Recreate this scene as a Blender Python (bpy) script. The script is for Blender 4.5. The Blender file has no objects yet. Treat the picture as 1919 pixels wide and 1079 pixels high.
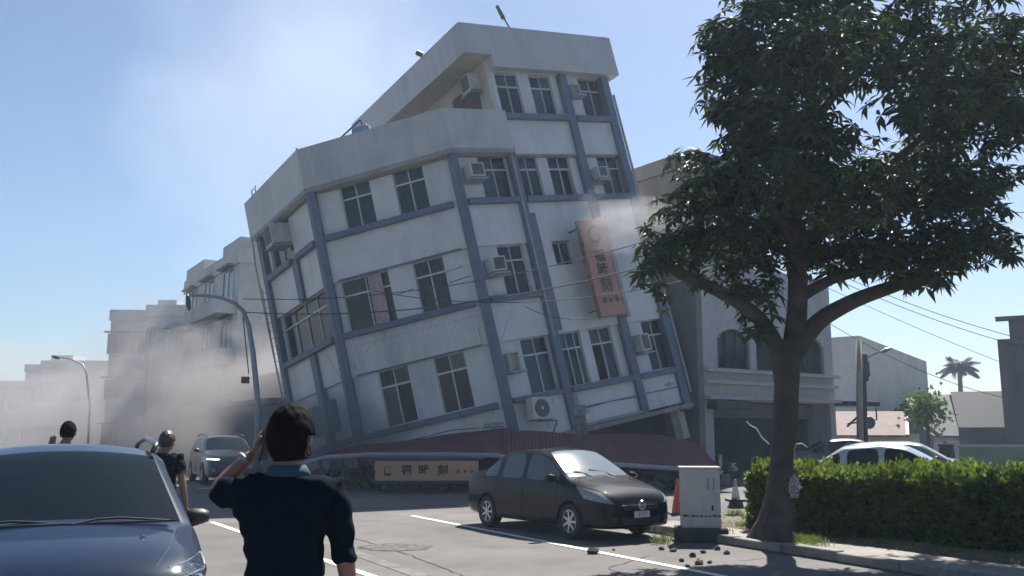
import bpy, bmesh, math, random
import numpy as np
from mathutils import Vector, Matrix, Quaternion
from mathutils.bvhtree import BVHTree
random.seed(7)
S = bpy.context.scene
C = S.collection
R_ = math.radians

# ------------------------------------------------------------------ camera
CAMZ = 1.65; FPX = 1700.0; PITCH = 9.189
cam_d = bpy.data.cameras.new('camera'); cam = bpy.data.objects.new('camera', cam_d); C.objects.link(cam)
cam.location = (0, 0, CAMZ); cam.rotation_euler = (R_(90 + PITCH), 0, 0)
cam_d.sensor_fit = 'HORIZONTAL'; cam_d.sensor_width = 36; cam_d.lens = 36 * FPX / 1919
cam_d.clip_end = 3000; cam_d.clip_start = 0.05
S.camera = cam

# ------------------------------------------------------------------ light
SUN_AZ = 22.0; SUN_EL = 52.0
W = bpy.data.worlds.new("World"); S.world = W; W.use_nodes = True
nt = W.node_tree; nt.nodes.clear()
sky = nt.nodes.new('ShaderNodeTexSky'); sky.sky_type = 'NISHITA'; sky.sun_disc = False
sky.sun_elevation = R_(SUN_EL); sky.sun_rotation = R_(SUN_AZ)
sky.air_density = 1.0; sky.dust_density = 0.8; sky.ozone_density = 3.5; sky.altitude = 10
bg = nt.nodes.new('ShaderNodeBackground'); bg.inputs['Strength'].default_value = 0.052
wo = nt.nodes.new('ShaderNodeOutputWorld')
nt.links.new(sky.outputs[0], bg.inputs['Color']); nt.links.new(bg.outputs[0], wo.inputs['Surface'])
sd = bpy.data.lights.new('sun', 'SUN'); sd.energy = 5.0; sd.angle = R_(0.6); sd.color = (1.0, 0.95, 0.88)
so = bpy.data.objects.new('sun', sd); C.objects.link(so)
sv = Vector((math.sin(R_(SUN_AZ)) * math.cos(R_(SUN_EL)), math.cos(R_(SUN_AZ)) * math.cos(R_(SUN_EL)), math.sin(R_(SUN_EL))))
so.rotation_euler = sv.to_track_quat('Z', 'Y').to_euler(); so.location = (20, 20, 40)
S.view_settings.view_transform = 'Standard'; S.view_settings.look = 'None'
S.view_settings.exposure = 1.18; S.view_settings.gamma = 1.0
S.cycles.volume_step_rate = 4.0; S.cycles.volume_max_steps = 96
S.cycles.max_bounces = 6; S.cycles.volume_bounces = 1; S.cycles.transparent_max_bounces = 12
S.cycles.diffuse_bounces = 3; S.cycles.glossy_bounces = 3

# ------------------------------------------------------------------ helpers
def P(px, py, Y):
    """point seen at (px,py) of the 1919x1079 photograph, at forward distance Y"""
    a = R_(PITCH); u = (px - 959.5) / FPX; v = -(py - 539.5) / FPX
    d = Vector((u, math.cos(a) - math.sin(a) * v, math.sin(a) + math.cos(a) * v))
    return Vector((0, 0, CAMZ)) + d * (Y / d.y)

def mat(name, col, rough=0.7, metal=0.0, var=0.12, scale=3.0, bump=0.0, bscale=40.0, spec=0.5, coat=0.0, stain=None, stain_scale=0.6, detail=6, trans=0.0):
    m = bpy.data.materials.new(name); m.use_nodes = True
    n = m.node_tree; b = n.nodes['Principled BSDF']
    b.inputs['Roughness'].default_value = rough; b.inputs['Metallic'].default_value = metal
    b.inputs['Specular IOR Level'].default_value = spec; b.inputs['Coat Weight'].default_value = coat
    b.inputs['Coat Roughness'].default_value = 0.04
    tc = n.nodes.new('ShaderNodeTexCoord')
    if var > 0 or stain:
        nz = n.nodes.new('ShaderNodeTexNoise'); nz.inputs['Scale'].default_value = scale; nz.inputs['Detail'].default_value = detail
        n.links.new(tc.outputs['Object'], nz.inputs['Vector'])
        rp = n.nodes.new('ShaderNodeValToRGB')
        lo = [max(0, c * (1 - var)) for c in col[:3]]; hi = [min(1, c * (1 + var)) for c in col[:3]]
        rp.color_ramp.elements[0].position = 0.3; rp.color_ramp.elements[1].position = 0.7
        rp.color_ramp.elements[0].color = (*lo, 1); rp.color_ramp.elements[1].color = (*hi, 1)
        n.links.new(nz.outputs['Fac'], rp.inputs['Fac'])
        out = rp.outputs['Color']
        if stain:
            n2 = n.nodes.new('ShaderNodeTexNoise'); n2.inputs['Scale'].default_value = stain_scale; n2.inputs['Detail'].default_value = 9; n2.inputs['Roughness'].default_value = 0.65
            mp = n.nodes.new('ShaderNodeMapping'); mp.inputs['Scale'].default_value = (1.6, 1.6, 0.55)
            n.links.new(tc.outputs['Object'], mp.inputs['Vector']); n.links.new(mp.outputs[0], n2.inputs['Vector'])
            r2 = n.nodes.new('ShaderNodeValToRGB'); r2.color_ramp.elements[0].position = 0.48; r2.color_ramp.elements[1].position = 0.72
            r2.color_ramp.elements[0].color = (0, 0, 0, 1); r2.color_ramp.elements[1].color = (0.8, 0.8, 0.8, 1)
            n.links.new(n2.outputs['Fac'], r2.inputs['Fac'])
            mx = n.nodes.new('ShaderNodeMixRGB'); mx.inputs['Color2'].default_value = (*stain, 1)
            n.links.new(r2.outputs['Color'], mx.inputs['Fac']); n.links.new(out, mx.inputs['Color1']); out = mx.outputs['Color']
        n.links.new(out, b.inputs['Base Color'])
    else:
        b.inputs['Base Color'].default_value = (*col[:3], 1)
    if bump > 0:
        n3 = n.nodes.new('ShaderNodeTexNoise'); n3.inputs['Scale'].default_value = bscale; n3.inputs['Detail'].default_value = 4
        n.links.new(tc.outputs['Object'], n3.inputs['Vector'])
        bp = n.nodes.new('ShaderNodeBump'); bp.inputs['Strength'].default_value = bump; bp.inputs['Distance'].default_value = 0.02
        n.links.new(n3.outputs['Fac'], bp.inputs['Height']); n.links.new(bp.outputs[0], b.inputs['Normal'])
    return m

def tile_mat(name, col, sx=0.06, sz=0.06, line=0.75, bump=0.3, stain=(0.25, 0.25, 0.25), sscale=0.5, rib=False):
    """glazed wall tile: UV (metres) brick texture"""
    m = mat(name, col, rough=0.45, var=0.07, scale=1.3, stain=stain, stain_scale=sscale)
    n = m.node_tree; b = n.nodes['Principled BSDF']
    uv = n.nodes.new('ShaderNodeUVMap'); uv.uv_map = 'UVMap'
    br = n.nodes.new('ShaderNodeTexBrick'); br.offset = 0.0 if rib else 0.5
    br.inputs['Scale'].default_value = 1.0; br.inputs['Brick Width'].default_value = sx; br.inputs['Row Height'].default_value = sz
    br.inputs['Mortar Size'].default_value = min(sx, sz) * 0.09; br.inputs['Mortar Smooth'].default_value = 0.3
    br.inputs['Color1'].default_value = (1, 1, 1, 1); br.inputs['Color2'].default_value = (0.93, 0.93, 0.93, 1); br.inputs['Mortar'].default_value = (line, line, line, 1)
    n.links.new(uv.outputs[0], br.inputs['Vector'])
    src = b.inputs['Base Color'].links[0].from_socket
    mx = n.nodes.new('ShaderNodeMixRGB'); mx.blend_type = 'MULTIPLY'; mx.inputs['Fac'].default_value = 1
    n.links.new(src, mx.inputs['Color1']); n.links.new(br.outputs['Color'], mx.inputs['Color2']); n.links.new(mx.outputs[0], b.inputs['Base Color'])
    bp = n.nodes.new('ShaderNodeBump'); bp.inputs['Strength'].default_value = bump; bp.inputs['Distance'].default_value = 0.01
    n.links.new(br.outputs['Color'], bp.inputs['Height']); n.links.new(bp.outputs[0], b.inputs['Normal'])
    return m

def glass_mat(name, tint=(0.5, 0.6, 0.62), through=0.5, rough=0.02, body=(0.01, 0.015, 0.02)):
    m = bpy.data.materials.new(name); m.use_nodes = True; n = m.node_tree; n.nodes.clear()
    o = n.nodes.new('ShaderNodeOutputMaterial')
    pr = n.nodes.new('ShaderNodeBsdfPrincipled'); pr.inputs['Base Color'].default_value = (*body, 1); pr.inputs['Roughness'].default_value = rough
    pr.inputs['Specular IOR Level'].default_value = 0.5
    tr = n.nodes.new('ShaderNodeBsdfTransparent'); tr.inputs[0].default_value = (*tint, 1)
    fr = n.nodes.new('ShaderNodeFresnel'); fr.inputs[0].default_value = 1.5
    mm = n.nodes.new('ShaderNodeMath'); mm.operation = 'MULTIPLY_ADD'; mm.inputs[1].default_value = 1.0; mm.inputs[2].default_value = 1 - through; mm.use_clamp = True
    n.links.new(fr.outputs[0], mm.inputs[0])
    mx = n.nodes.new('ShaderNodeMixShader')
    n.links.new(mm.outputs[0], mx.inputs[0]); n.links.new(tr.outputs[0], mx.inputs[1]); n.links.new(pr.outputs[0], mx.inputs[2])
    n.links.new(mx.outputs[0], o.inputs['Surface'])
    return m

def tag(o, label=None, cat=None, group=None, kind=None):
    if label: o['label'] = label
    if cat: o['category'] = cat
    if group: o['group'] = group
    if kind: o['kind'] = kind
    return o

def empty(name, loc=(0, 0, 0), rz=0.0, mtx=None):
    o = bpy.data.objects.new(name, None); C.objects.link(o); o.empty_display_size = 0.2
    if mtx is not None: o.matrix_world = mtx
    else: o.location = loc; o.rotation_euler = (0, 0, rz)
    return o

class MB:
    def __init__(s): s.v = []; s.f = []
    def add(s, vs, fs):
        k = len(s.v); s.v += [tuple(v) for v in vs]; s.f += [tuple(i + k for i in f) for f in fs]; return s
    def box(s, x0, x1, y0, y1, z0, z1, M=None):
        vs = [Vector((x, y, z)) for z in (z0, z1) for y in (y0, y1) for x in (x0, x1)]
        if M is not None: vs = [M @ v for v in vs]
        return s.add(vs, [(0, 2, 3, 1), (4, 5, 7, 6), (0, 1, 5, 4), (2, 6, 7, 3), (0, 4, 6, 2), (1, 3, 7, 5)])
    def prism(s, poly, z0, z1, M=None):
        n = len(poly); vs = [Vector((p[0], p[1], z0)) for p in poly] + [Vector((p[0], p[1], z1)) for p in poly]
        if M is not None: vs = [M @ v for v in vs]
        return s.add(vs, [tuple(range(n - 1, -1, -1)), tuple(range(n, 2 * n))] + [(i, (i + 1) % n, n + (i + 1) % n, n + i) for i in range(n)])
    def tube(s, pts, r, seg=8, cap=True):
        pts = [Vector(p) for p in pts]; n = len(pts)
        rs = r if isinstance(r, (list, tuple)) else [r] * n
        k = len(s.v); ref = None
        for i, p in enumerate(pts):
            d = (pts[min(i + 1, n - 1)] - pts[max(i - 1, 0)]).normalized()
            if ref is None: ref = d.orthogonal().normalized()
            a = (ref - d * ref.dot(d)); a = a.normalized() if a.length > 1e-6 else d.orthogonal().normalized(); ref = a; b = d.cross(a)
            for j in range(seg):
                t = 2 * math.pi * j / seg; q = p + (a * math.cos(t) + b * math.sin(t)) * rs[i]; s.v.append(tuple(q))
        for i in range(n - 1):
            for j in range(seg):
                s.f.append((k + i * seg + j, k + i * seg + (j + 1) % seg, k + (i + 1) * seg + (j + 1) % seg, k + (i + 1) * seg + j))
        if cap:
            s.f.append(tuple(k + j for j in range(seg - 1, -1, -1))); s.f.append(tuple(k + (n - 1) * seg + j for j in range(seg)))
        return s
    def lathe(s, prof, M=None, seg=24, close=False):
        """prof: (r, h) around local Z"""
        k = len(s.v); n = len(prof)
        for r, h in prof:
            for j in range(seg):
                t = 2 * math.pi * j / seg; q = Vector((r * math.cos(t), r * math.sin(t), h))
                s.v.append(tuple(M @ q if M is not None else q))
        m = n if close else n - 1
        for i in range(m):
            for j in range(seg):
                a = i; b = (i + 1) % n
                s.f.append((k + a * seg + j, k + a * seg + (j + 1) % seg, k + b * seg + (j + 1) % seg, k + b * seg + j))
        return s
    def build(s, name, m, parent=None, smooth=False, bevel=0.0, uv=False, fix=True, disp=None, auto=None):
        me = bpy.data.meshes.new(name)
        bm = bmesh.new()
        bv = [bm.verts.new(v) for v in s.v]
        for f in s.f:
            try: bm.faces.new([bv[i] for i in f])
            except ValueError: pass
        if fix: bmesh.ops.recalc_face_normals(bm, faces=bm.faces)
        if bevel > 0: bmesh.ops.bevel(bm, geom=list(bm.edges), offset=bevel, segments=1, affect='EDGES', clamp_overlap=True)
        if uv:
            L = bm.loops.layers.uv.new('UVMap')
            for f in bm.faces:
                nn = f.normal; h = Vector((-nn.y, nn.x, 0)); h = h.normalized() if h.length > 0.2 else Vector((1, 0, 0))
                vv = nn.cross(h); vv = vv if vv.length > 1e-4 else Vector((0, 0, 1))
                for l in f.loops: l[L].uv = (l.vert.co.dot(h), l.vert.co.dot(vv))
        if disp:
            for v in bm.verts: v.co += disp(v.co)
        bm.to_mesh(me); bm.free()
        if smooth:
            for p in me.polygons: p.use_smooth = True
            if auto is not None and hasattr(me, 'set_sharp_from_angle'): me.set_sharp_from_angle(angle=R_(auto))
        me.materials.append(m)
        o = bpy.data.objects.new(name, me); C.objects.link(o)
        if parent is not None: o.parent = parent
        return o

def evald(o, name, keep_mats=True):
    dg = bpy.context.evaluated_depsgraph_get(); dg.update()
    me = bpy.data.meshes.new_from_object(o.evaluated_get(dg), depsgraph=dg)
    me.name = name; old = o.data; bpy.data.objects.remove(o)
    return me

def obj(name, me, parent=None):
    o = bpy.data.objects.new(name, me); C.objects.link(o)
    if parent is not None: o.parent = parent
    return o

def text_obj(name, s, size, m, parent, M, depth=0.01, bold=0.0):
    cu = bpy.data.curves.new('tmp', 'FONT'); cu.body = s; cu.size = size; cu.extrude = depth; cu.align_x = 'CENTER'; cu.align_y = 'CENTER'; cu.offset = bold; cu.resolution_u = 3
    t = bpy.data.objects.new('tmp', cu); C.objects.link(t)
    me = evald(t, name)
    me.transform(M); me.materials.clear(); me.materials.append(m)
    return obj(name, me, parent)

def copy_tree(o, parent=None):
    c = o.copy(); C.objects.link(c); c.parent = parent
    for ch in [x for x in o.children]: copy_tree(ch, c)
    return c

# ------------------------------------------------------------------ materials
M = {}
M['asphalt'] = mat('asphalt', (0.145, 0.137, 0.131), rough=0.88, var=0.2, scale=0.35, bump=0.5, bscale=90, stain=(0.098, 0.094, 0.092), stain_scale=0.7, detail=9, spec=0.15)
M['paint'] = mat('road_paint', (0.62, 0.61, 0.58), rough=0.7, var=0.2, scale=12)
M['concrete'] = mat('concrete', (0.21, 0.195, 0.175), rough=0.9, var=0.2, scale=3, bump=0.3, stain=(0.16, 0.15, 0.14))
M['kerb'] = mat('kerb_concrete', (0.20, 0.19, 0.175), rough=0.9, var=0.25, scale=6, bump=0.3)
M['soil'] = mat('soil', (0.13, 0.105, 0.075), rough=0.95, var=0.4, scale=8, bump=0.7, bscale=30, stain=(0.10, 0.12, 0.05), stain_scale=2)
M['hlens'] = mat('dark_headlamp', (0.03, 0.04, 0.05), rough=0.1, var=0.5, scale=20, spec=0.6, coat=0.5)
M['tile'] = tile_mat('white_wall_tile', (0.56, 0.575, 0.60), 0.12, 0.06, line=0.70, stain=(0.36, 0.37, 0.385))
M['tile_rib'] = tile_mat('ribbed_wall_tile', (0.52, 0.535, 0.56), 0.10, 3.0, line=0.58, bump=0.6, rib=True, stain=(0.28, 0.30, 0.33))
M['plaster'] = tile_mat('parapet_tile', (0.43, 0.43, 0.445), 0.10, 3.0, line=0.76, bump=0.5, rib=True, stain=(0.26, 0.265, 0.285))
M['beige_wall'] = mat('beige_wall', (0.46, 0.43, 0.38), rough=0.8, var=0.1, stain=(0.3, 0.28, 0.24))
M['bluegrey'] = mat('bluegrey_tile', (0.085, 0.115, 0.175), rough=0.55, var=0.14, scale=5, stain=(0.065, 0.085, 0.13), bump=0.1)
M['frame'] = mat('aluminium_frame', (0.42, 0.43, 0.43), rough=0.4, metal=0.3, var=0.05)
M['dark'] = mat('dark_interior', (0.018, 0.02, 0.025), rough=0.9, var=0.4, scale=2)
M['curtain'] = mat('curtain', (0.12, 0.12, 0.13), rough=0.95, var=0.15, scale=8)
M['curtain2'] = mat('patterned_curtain', (0.40, 0.30, 0.33), rough=0.95, var=0.25, scale=14)
M['pane'] = glass_mat('window_pane', tint=(0.55, 0.6, 0.62), through=0.40, body=(0.010, 0.020, 0.034), rough=0.06)
M['pane2'] = glass_mat('reflective_pane', tint=(0.4, 0.5, 0.55), through=0.15, body=(0.035, 0.05, 0.07), rough=0.1)
M['ac'] = mat('ac_casing', (0.46, 0.46, 0.44), rough=0.5, var=0.1, stain=(0.3, 0.27, 0.22), stain_scale=3)
M['acgrille'] = mat('ac_grille', (0.06, 0.07, 0.09), rough=0.6, var=0.2)
M['darkmetal'] = mat('dark_metal', (0.05, 0.055, 0.06), rough=0.5, metal=0.5, var=0.2)
M['steel'] = mat('galvanised_steel', (0.22, 0.24, 0.26), rough=0.5, metal=0.6, var=0.2)
M['red_roof'] = mat('dark_red_sheet', (0.095, 0.02, 0.026), rough=0.6, var=0.25, scale=2, stain=(0.09, 0.045, 0.05), stain_scale=1.0)
M['trim'] = mat('pale_trim', (0.24, 0.25, 0.28), rough=0.6, var=0.15)
M['orange'] = mat('orange_signboard', (0.33, 0.155, 0.12), rough=0.5, var=0.15, scale=1.5, stain=(0.24, 0.15, 0.14), stain_scale=1.5)
M['orange2'] = mat('tan_signboard', (0.46, 0.27, 0.16), rough=0.5, var=0.12, scale=1.5, stain=(0.38, 0.25, 0.17))
M['ink'] = mat('sign_lettering', (0.03, 0.025, 0.03), rough=0.6, var=0.1)
M['redink'] = mat('sign_small_lettering', (0.12, 0.02, 0.04), rough=0.6, var=0.1)
M['bark'] = mat('bark', (0.055, 0.047, 0.042), rough=0.95, var=0.4, scale=5, bump=1.0, bscale=14, stain=(0.085, 0.075, 0.065), stain_scale=1.6)
M['rubber'] = mat('tyre_rubber', (0.018, 0.018, 0.019), rough=0.8, var=0.2)
M['rim'] = mat('alloy', (0.55, 0.56, 0.58), rough=0.3, metal=0.8, var=0.08)
M['chrome'] = mat('chrome', (0.7, 0.7, 0.72), rough=0.12, metal=1.0, var=0)
M['plastic'] = mat('black_plastic', (0.015, 0.016, 0.018), rough=0.5, var=0.1)
M['skin'] = mat('skin', (0.22, 0.115, 0.085), rough=0.55, var=0.1, scale=20)
M['hair'] = mat('hair', (0.004, 0.004, 0.005), rough=0.85, var=0.3, scale=60, bump=0.25, bscale=120, spec=0.06)
M['shirt'] = mat('navy_shirt', (0.0035, 0.0075, 0.015), rough=0.95, var=0.25, scale=5, bump=0.5, bscale=12, spec=0.05)
M['tee'] = mat('dark_tee', (0.006, 0.009, 0.016), rough=0.9, var=0.25, scale=5, spec=0.08)
M['collar'] = mat('blue_collar', (0.015, 0.05, 0.085), rough=0.9, var=0.1)
M['trousers'] = mat('dark_trousers', (0.02, 0.022, 0.03), rough=0.9, var=0.2)
M['lens'] = mat('lamp_lens', (0.20, 0.21, 0.22), rough=0.15, var=0.3, scale=24, spec=0.5, coat=0.5)
M['cable'] = mat('cable_rubber', (0.02, 0.02, 0.022), rough=0.7, var=0.1)
# ------------------------------------------------------------------ ground, roads, kerbs
def sheet(name, poly, z, m):
    mb = MB(); mb.add([(x, y, z) for x, y in poly], [tuple(range(len(poly)))])
    return tag(mb.build(name, m, fix=False), kind='structure')
sheet('ground', [(-600, -40), (600, -40), (600, 900), (-600, 900)], -0.004, M['asphalt'])
RD = Vector((-0.489, 0.872, 0)); RN = Vector((0.872, 0.489, 0))      # along the street, across it
def stripe(a, b, w=0.12, z=0.004, name='road_marking'):
    a = Vector(a); b = Vector(b); d = (b - a).normalized(); n = Vector((-d.y, d.x)) * w / 2
    return sheet(name, [tuple(a + n), tuple(b + n), tuple(b - n), tuple(a - n)], z, M['paint'])
stripe((-5.75, 17.85), (-3.72, 14.5)); stripe((-3.3, 13.83), (0.6, 7.4)); stripe((-2.05, 19.2), (4.4, 7.7), 0.13)
stripe((-8.2, 21.9), (-10.2, 25.3)); stripe((-11.2, 27.1), (-14.2, 32.3)); stripe((-6.4, 18.9), (-6.75, 19.3), 0.3)
stripe((-9.8, 28.9), (-6.4, 30.1), 0.25)
# worn manhole patch
rnd = random.Random(3); mb = MB(); pts = []
for k in range(40):
    t = 2 * math.pi * k / 40; r = 1 + rnd.uniform(-.18, .18); pts.append((-1.72 + math.cos(t) * 0.55 * r, 13.95 + math.sin(t) * 0.42 * r, 0.003))
mb.add(pts, [tuple(range(40))]); M['patch'] = mat('worn_patch', (0.06, 0.058, 0.056), rough=0.9, var=0.6, scale=9, bump=0.8, bscale=25, stain=(0.17, 0.16, 0.15), stain_scale=6)
tag(mb.build('road_patch', M['patch'], fix=False), kind='structure')
M['crack_m'] = mat('asphalt_crack', (.05, .048, .046), rough=.95, var=.3)
def crack(pts, w):
    mb = MB(); k = []
    for a, b in zip(pts, pts[1:]):
        a, b = Vector(a), Vector(b); n = max(2, int((b - a).length / .12))
        for i in range(n): c_ = a.lerp(b, i / n); k.append(c_ + Vector((rnd.uniform(-.025, .025), rnd.uniform(-.025, .025))))
    for i in range(len(k) - 1):
        d = (k[i + 1] - k[i]).normalized(); nn_ = Vector((-d.y, d.x)) * w * rnd.uniform(.4, 1.2) / 2
        if i == 0: mb.v += [(*(k[0] + nn_), .0022), (*(k[0] - nn_), .0022)]
        mb.v += [(*(k[i + 1] + nn_), .0022), (*(k[i + 1] - nn_), .0022)]; q_ = 2 * i; mb.f.append((q_, q_ + 1, q_ + 3, q_ + 2))
    tag(mb.build('road_crack', M['crack_m'], fix=False), kind='structure')
crack([(-2.6, 15.2), (-1.4, 13.0), (-.6, 11.2), (.3, 9.0)], .03); crack([(-4.6, 19.5), (-3.0, 17.0), (-2.9, 15.0), (-2.2, 12.2)], .022); crack([(1.9, 13.0), (1.2, 11.8), (1.5, 10.4)], .02)
sheet('tar_seam', [(-3.05, 14.6), (-2.86, 14.66), (-.95, 11.15), (-1.15, 11.05)], .0012, mat('tar_seam', (.12, .113, .108), rough=.9, var=.3, scale=4))
# planted island: kerb + soil
KD = Vector((0.46, -0.888, 0)); KN = Vector((0.888, 0.46, 0))
k0 = Vector((2.05, 16.6, 0))
def kp(t, o): q = k0 + KD * t + KN * o; return (q.x, q.y)
mb = MB()
for i in range(18):
    a = i * 1.0 - 0.2; rr = rnd.uniform(-.012, .012)
    mb.prism([kp(a + .005, rr), kp(a + .995, rr), kp(a + .995, .16 + rr), kp(a + .005, .16 + rr)], 0, 0.13 + rr)
tag(mb.build('kerb', M['kerb'], bevel=0.012), kind='structure')
mb = MB()
mb.prism([kp(0.0, .165), kp(18, .165), kp(18, 1.05), kp(0.0, 1.05)], -0.02, 0.10)
tag(mb.build('pavement', M['concrete']), kind='structure')
mb = MB(); N1, N2 = 60, 26
for i in range(N1 + 1):
    for j in range(N2 + 1):
        t = 18.2 * i / N1 - .1; o = 1.04 + 5.2 * j / N2; q = k0 + KD * t + KN * o
        e = min(1, 4 * min(i, N1 - i, j, N2 - j) / 12)
        mb.v.append((q.x, q.y, 0.04 + e * (0.10 + 0.06 * math.sin(q.x * 2.1 + q.y) * math.cos(q.y * 1.7) + rnd.uniform(0, .03))))
for i in range(N1):
    for j in range(N2):
        a = i * (N2 + 1) + j; mb.f.append((a, a + 1, a + N2 + 2, a + N2 + 1))
tag(mb.build('planting_bed', M['soil'], smooth=True), kind='structure')

# ------------------------------------------------------------------ the leaning building
LB, LA, LC = 5.05, 5.2, 7.95
RW = ((0.95945, 0.17391, -0.22186), (-0.17701, 0.98419, 0.00599), (0.21939, 0.03352, 0.97506))
OW = (-0.1513, 29.1485, 2.614)
BM = Matrix([[*RW[i], OW[i]] for i in range(3)] + [[0, 0, 0, 1]])
base = empty('leaning_building', mtx=BM)
tag(base, 'four storey white tiled corner building leaning left over its crushed ground floor', 'building')
q = math.sqrt(.5)
FR = {'A': ((-LB, 0), (-q, q), (-q, -q)), 'B': ((-LB, 0), (1, 0), (0, -1)), 'C': ((0, 0), (q, q), (q, -q))}
def fm(pl):
    o, t, n = FR[pl]
    return Matrix(((t[0], n[0], 0, o[0]), (t[1], n[1], 0, o[1]), (0, 0, 1, 0), (0, 0, 0, 1)))   # x=s, y=out, z=up
F = {k: fm(k) for k in FR}
def corner(plan, out):
    """plan outline of A+B+C pushed outwards by out"""
    return None
def off_poly(sA, sC, out, inn):
    """ribbon polygon along A,B,C (miter joined) between offsets out and inn (plan, local)"""
    def line(out):
        k = math.tan(R_(22.5)) * out
        a = F['A'] @ Vector((sA, out, 0)); p1 = F['B'] @ Vector((-k, out, 0)); p2 = F['B'] @ Vector((LB + k, out, 0)); c = F['C'] @ Vector((sC, out, 0))
        return [a, p1, p2, c]
    return [(v.x, v.y) for v in line(out)] + [(v.x, v.y) for v in reversed(line(inn))]
def split_ribbon(mb, sA, sC, out, inn, z0, z1):
    p = off_poly(sA, sC, out, inn)
    for i in range(3): mb.prism([p[i], p[i + 1], p[6 - i], p[7 - i]], z0, z1)
P3 = F['C'] @ Vector((LC, 0, 0)); P0 = F['A'] @ Vector((LA, 0, 0))
wv = 8.6; PB = (P3.x - q * wv, P3.y + q * wv)
# dark interior core, kept behind the windows
def inset(out):
    a = off_poly(LA - .6, LC - .6, -out, -out)[:4]
    return [tuple(x) for x in a] + [(PB[0], PB[1] - 1.0)]
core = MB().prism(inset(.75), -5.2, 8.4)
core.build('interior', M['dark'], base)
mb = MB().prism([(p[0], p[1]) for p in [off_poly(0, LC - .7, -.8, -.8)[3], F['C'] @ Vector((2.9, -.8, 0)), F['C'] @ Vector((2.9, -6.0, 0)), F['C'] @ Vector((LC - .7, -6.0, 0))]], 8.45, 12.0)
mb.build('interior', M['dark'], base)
# walls
rib = MB(); wall = MB()
def wbox(mb, pl, s0, s1, z0, z1, o0=-.34, o1=0.0): mb.box(s0, s1, o0, o1, z0, z1, F[pl])
BANDS = {2: (0.14, 2.02), 3: (3.50, 5.26), 4: (6.80, 8.50)}
WIN = {('B', 4): [(.99, 2.08), (2.9, 3.98)], ('B', 3): [(.38, 2.08), (2.93, 4.0)], ('B', 2): [(1.02, 2.08), (2.95, 4.01)],
       ('C', 4): [(1.08, 2.28), (2.66, 3.67), (4.14, 5.18), (6.55, 7.62)], ('C', 3): [(1.05, 2.12)], ('C', 2): [(1.12, 2.26), (2.74, 3.72), (4.12, 5.16), (6.68, 7.72)],
       ('C', 5): [(2.66, 3.68), (4.2, 5.22), (6.58, 7.72)], ('A', 4): [(2.45, 4.6)], ('A', 3): [(0.45, 4.75)], ('A', 2): [(1.35, 3.9)]}
def piers(mb, pl, s0, s1, z0, z1, wins, o1=-.10):
    x = s0
    for a, b in wins + [(s1, None)]:
        if a - x > .02: wbox(mb, pl, x, a, z0, z1, -.34, o1)
        x = b
# B face
for k, (z0, z1) in BANDS.items():
    w = WIN[('B', k)]
    if k == 2:
        piers(wall, 'B', .0, 2.08, z0, z1, w[:1]); piers(wall, 'B', 4.01, LB, z0, z1, [])
        wbox(rib, 'B', 2.08, 2.95, z0, z1, -.34, -.10)
    else: piers(wall, 'B', 0, LB, z0, z1, w)
wbox(wall, 'B', .0, LB, -1.5, .14); wbox(rib, 'B', .0, LB, 2.02, 3.50); wbox(wall, 'B', .0, LB, 5.26, 6.80)
wbox(rib, 'B', .38, LB - .38, 2.06, 2.62, 0, .05)
# A face
for k, (z0, z1) in BANDS.items():
    piers(wall, 'A', 0, LA, z0, z1, WIN[('A', k)])
wbox(wall, 'A', 0, LA, 2.02, 3.5); wbox(wall, 'A', 0, LA, 5.26, 6.8); wbox(wall, 'A', 0, LA, -1.9, .14)
# C face
for k in (2, 4): piers(wall, 'C', 0, LC, *BANDS[k], WIN[('C', k)])
piers(wall, 'C', 0, 2.5, *BANDS[3], WIN[('C', 3)])
wbox(wall, 'C', 2.5, 3.36, 3.5, 5.26); wbox(wall, 'C', 4.25, LC, 3.5, 5.26); wbox(wall, 'C', 3.36, 4.25, 3.5, 4.36); wbox(wall, 'C', 2.5, LC, 5.26, 6.8)
wbox(wall, 'C', 0, 2.5, 5.26, 6.8); wbox(wall, 'C', 0, LC, 2.02, 3.5); wbox(wall, 'C', 0, 2.5, -1.5, .14); wbox(wall, 'C', 2.5, LC, -1.2, .14)
wbox(wall, 'C', 2.5, LC, 8.5, 9.98)
piers(wall, 'C', 2.5, LC, 9.98, 11.68, WIN[('C', 5)])
wbox(wall, 'C', 2.5, LC, 11.68, 12.2, -.34, 0)
# hidden sides (back, ends)
sidem = MB()
sidem.box(LC - .34, LC, -wv, -.34, -2.5, 11.7, F['C'])
sidem.box(LA - .34, LA, -11.2, -.34, -2.3, 8.5, F['A'])
sidem.prism([(P0.x + q * 11.4, P0.y + q * 11.4), (P3.x - q * wv, P3.y + q * wv), (P3.x - q * wv + .2, P3.y + q * wv - .2), (P0.x + q * 11.4 + .2, P0.y + q * 11.4 - .3)], -5, 8.5)
# penthouse side wall (perpendicular to C) and back
sidem.box(2.5, 2.72, -7.0, -.34, 8.5, 12.2, F['C'])
sidem.box(2.5, LC, -7.2, -7.0, 8.5, 12.2, F['C'])
wall.build('wall', M['tile'], base, uv=True); rib.build('ribbed_wall', M['tile_rib'], base, uv=True)
sidem.build('side_wall', M['beige_wall'], base, uv=True)
# roof slab over the fourth floor
mb = MB().prism([(p[0], p[1]) for p in off_poly(LA, LC, 0, 0)[:4]] + [PB, (P0.x + q * 11.4, P0.y + q * 11.4)], 8.42, 8.52)
mb.build('terrace_floor', M['concrete'], base)
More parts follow.
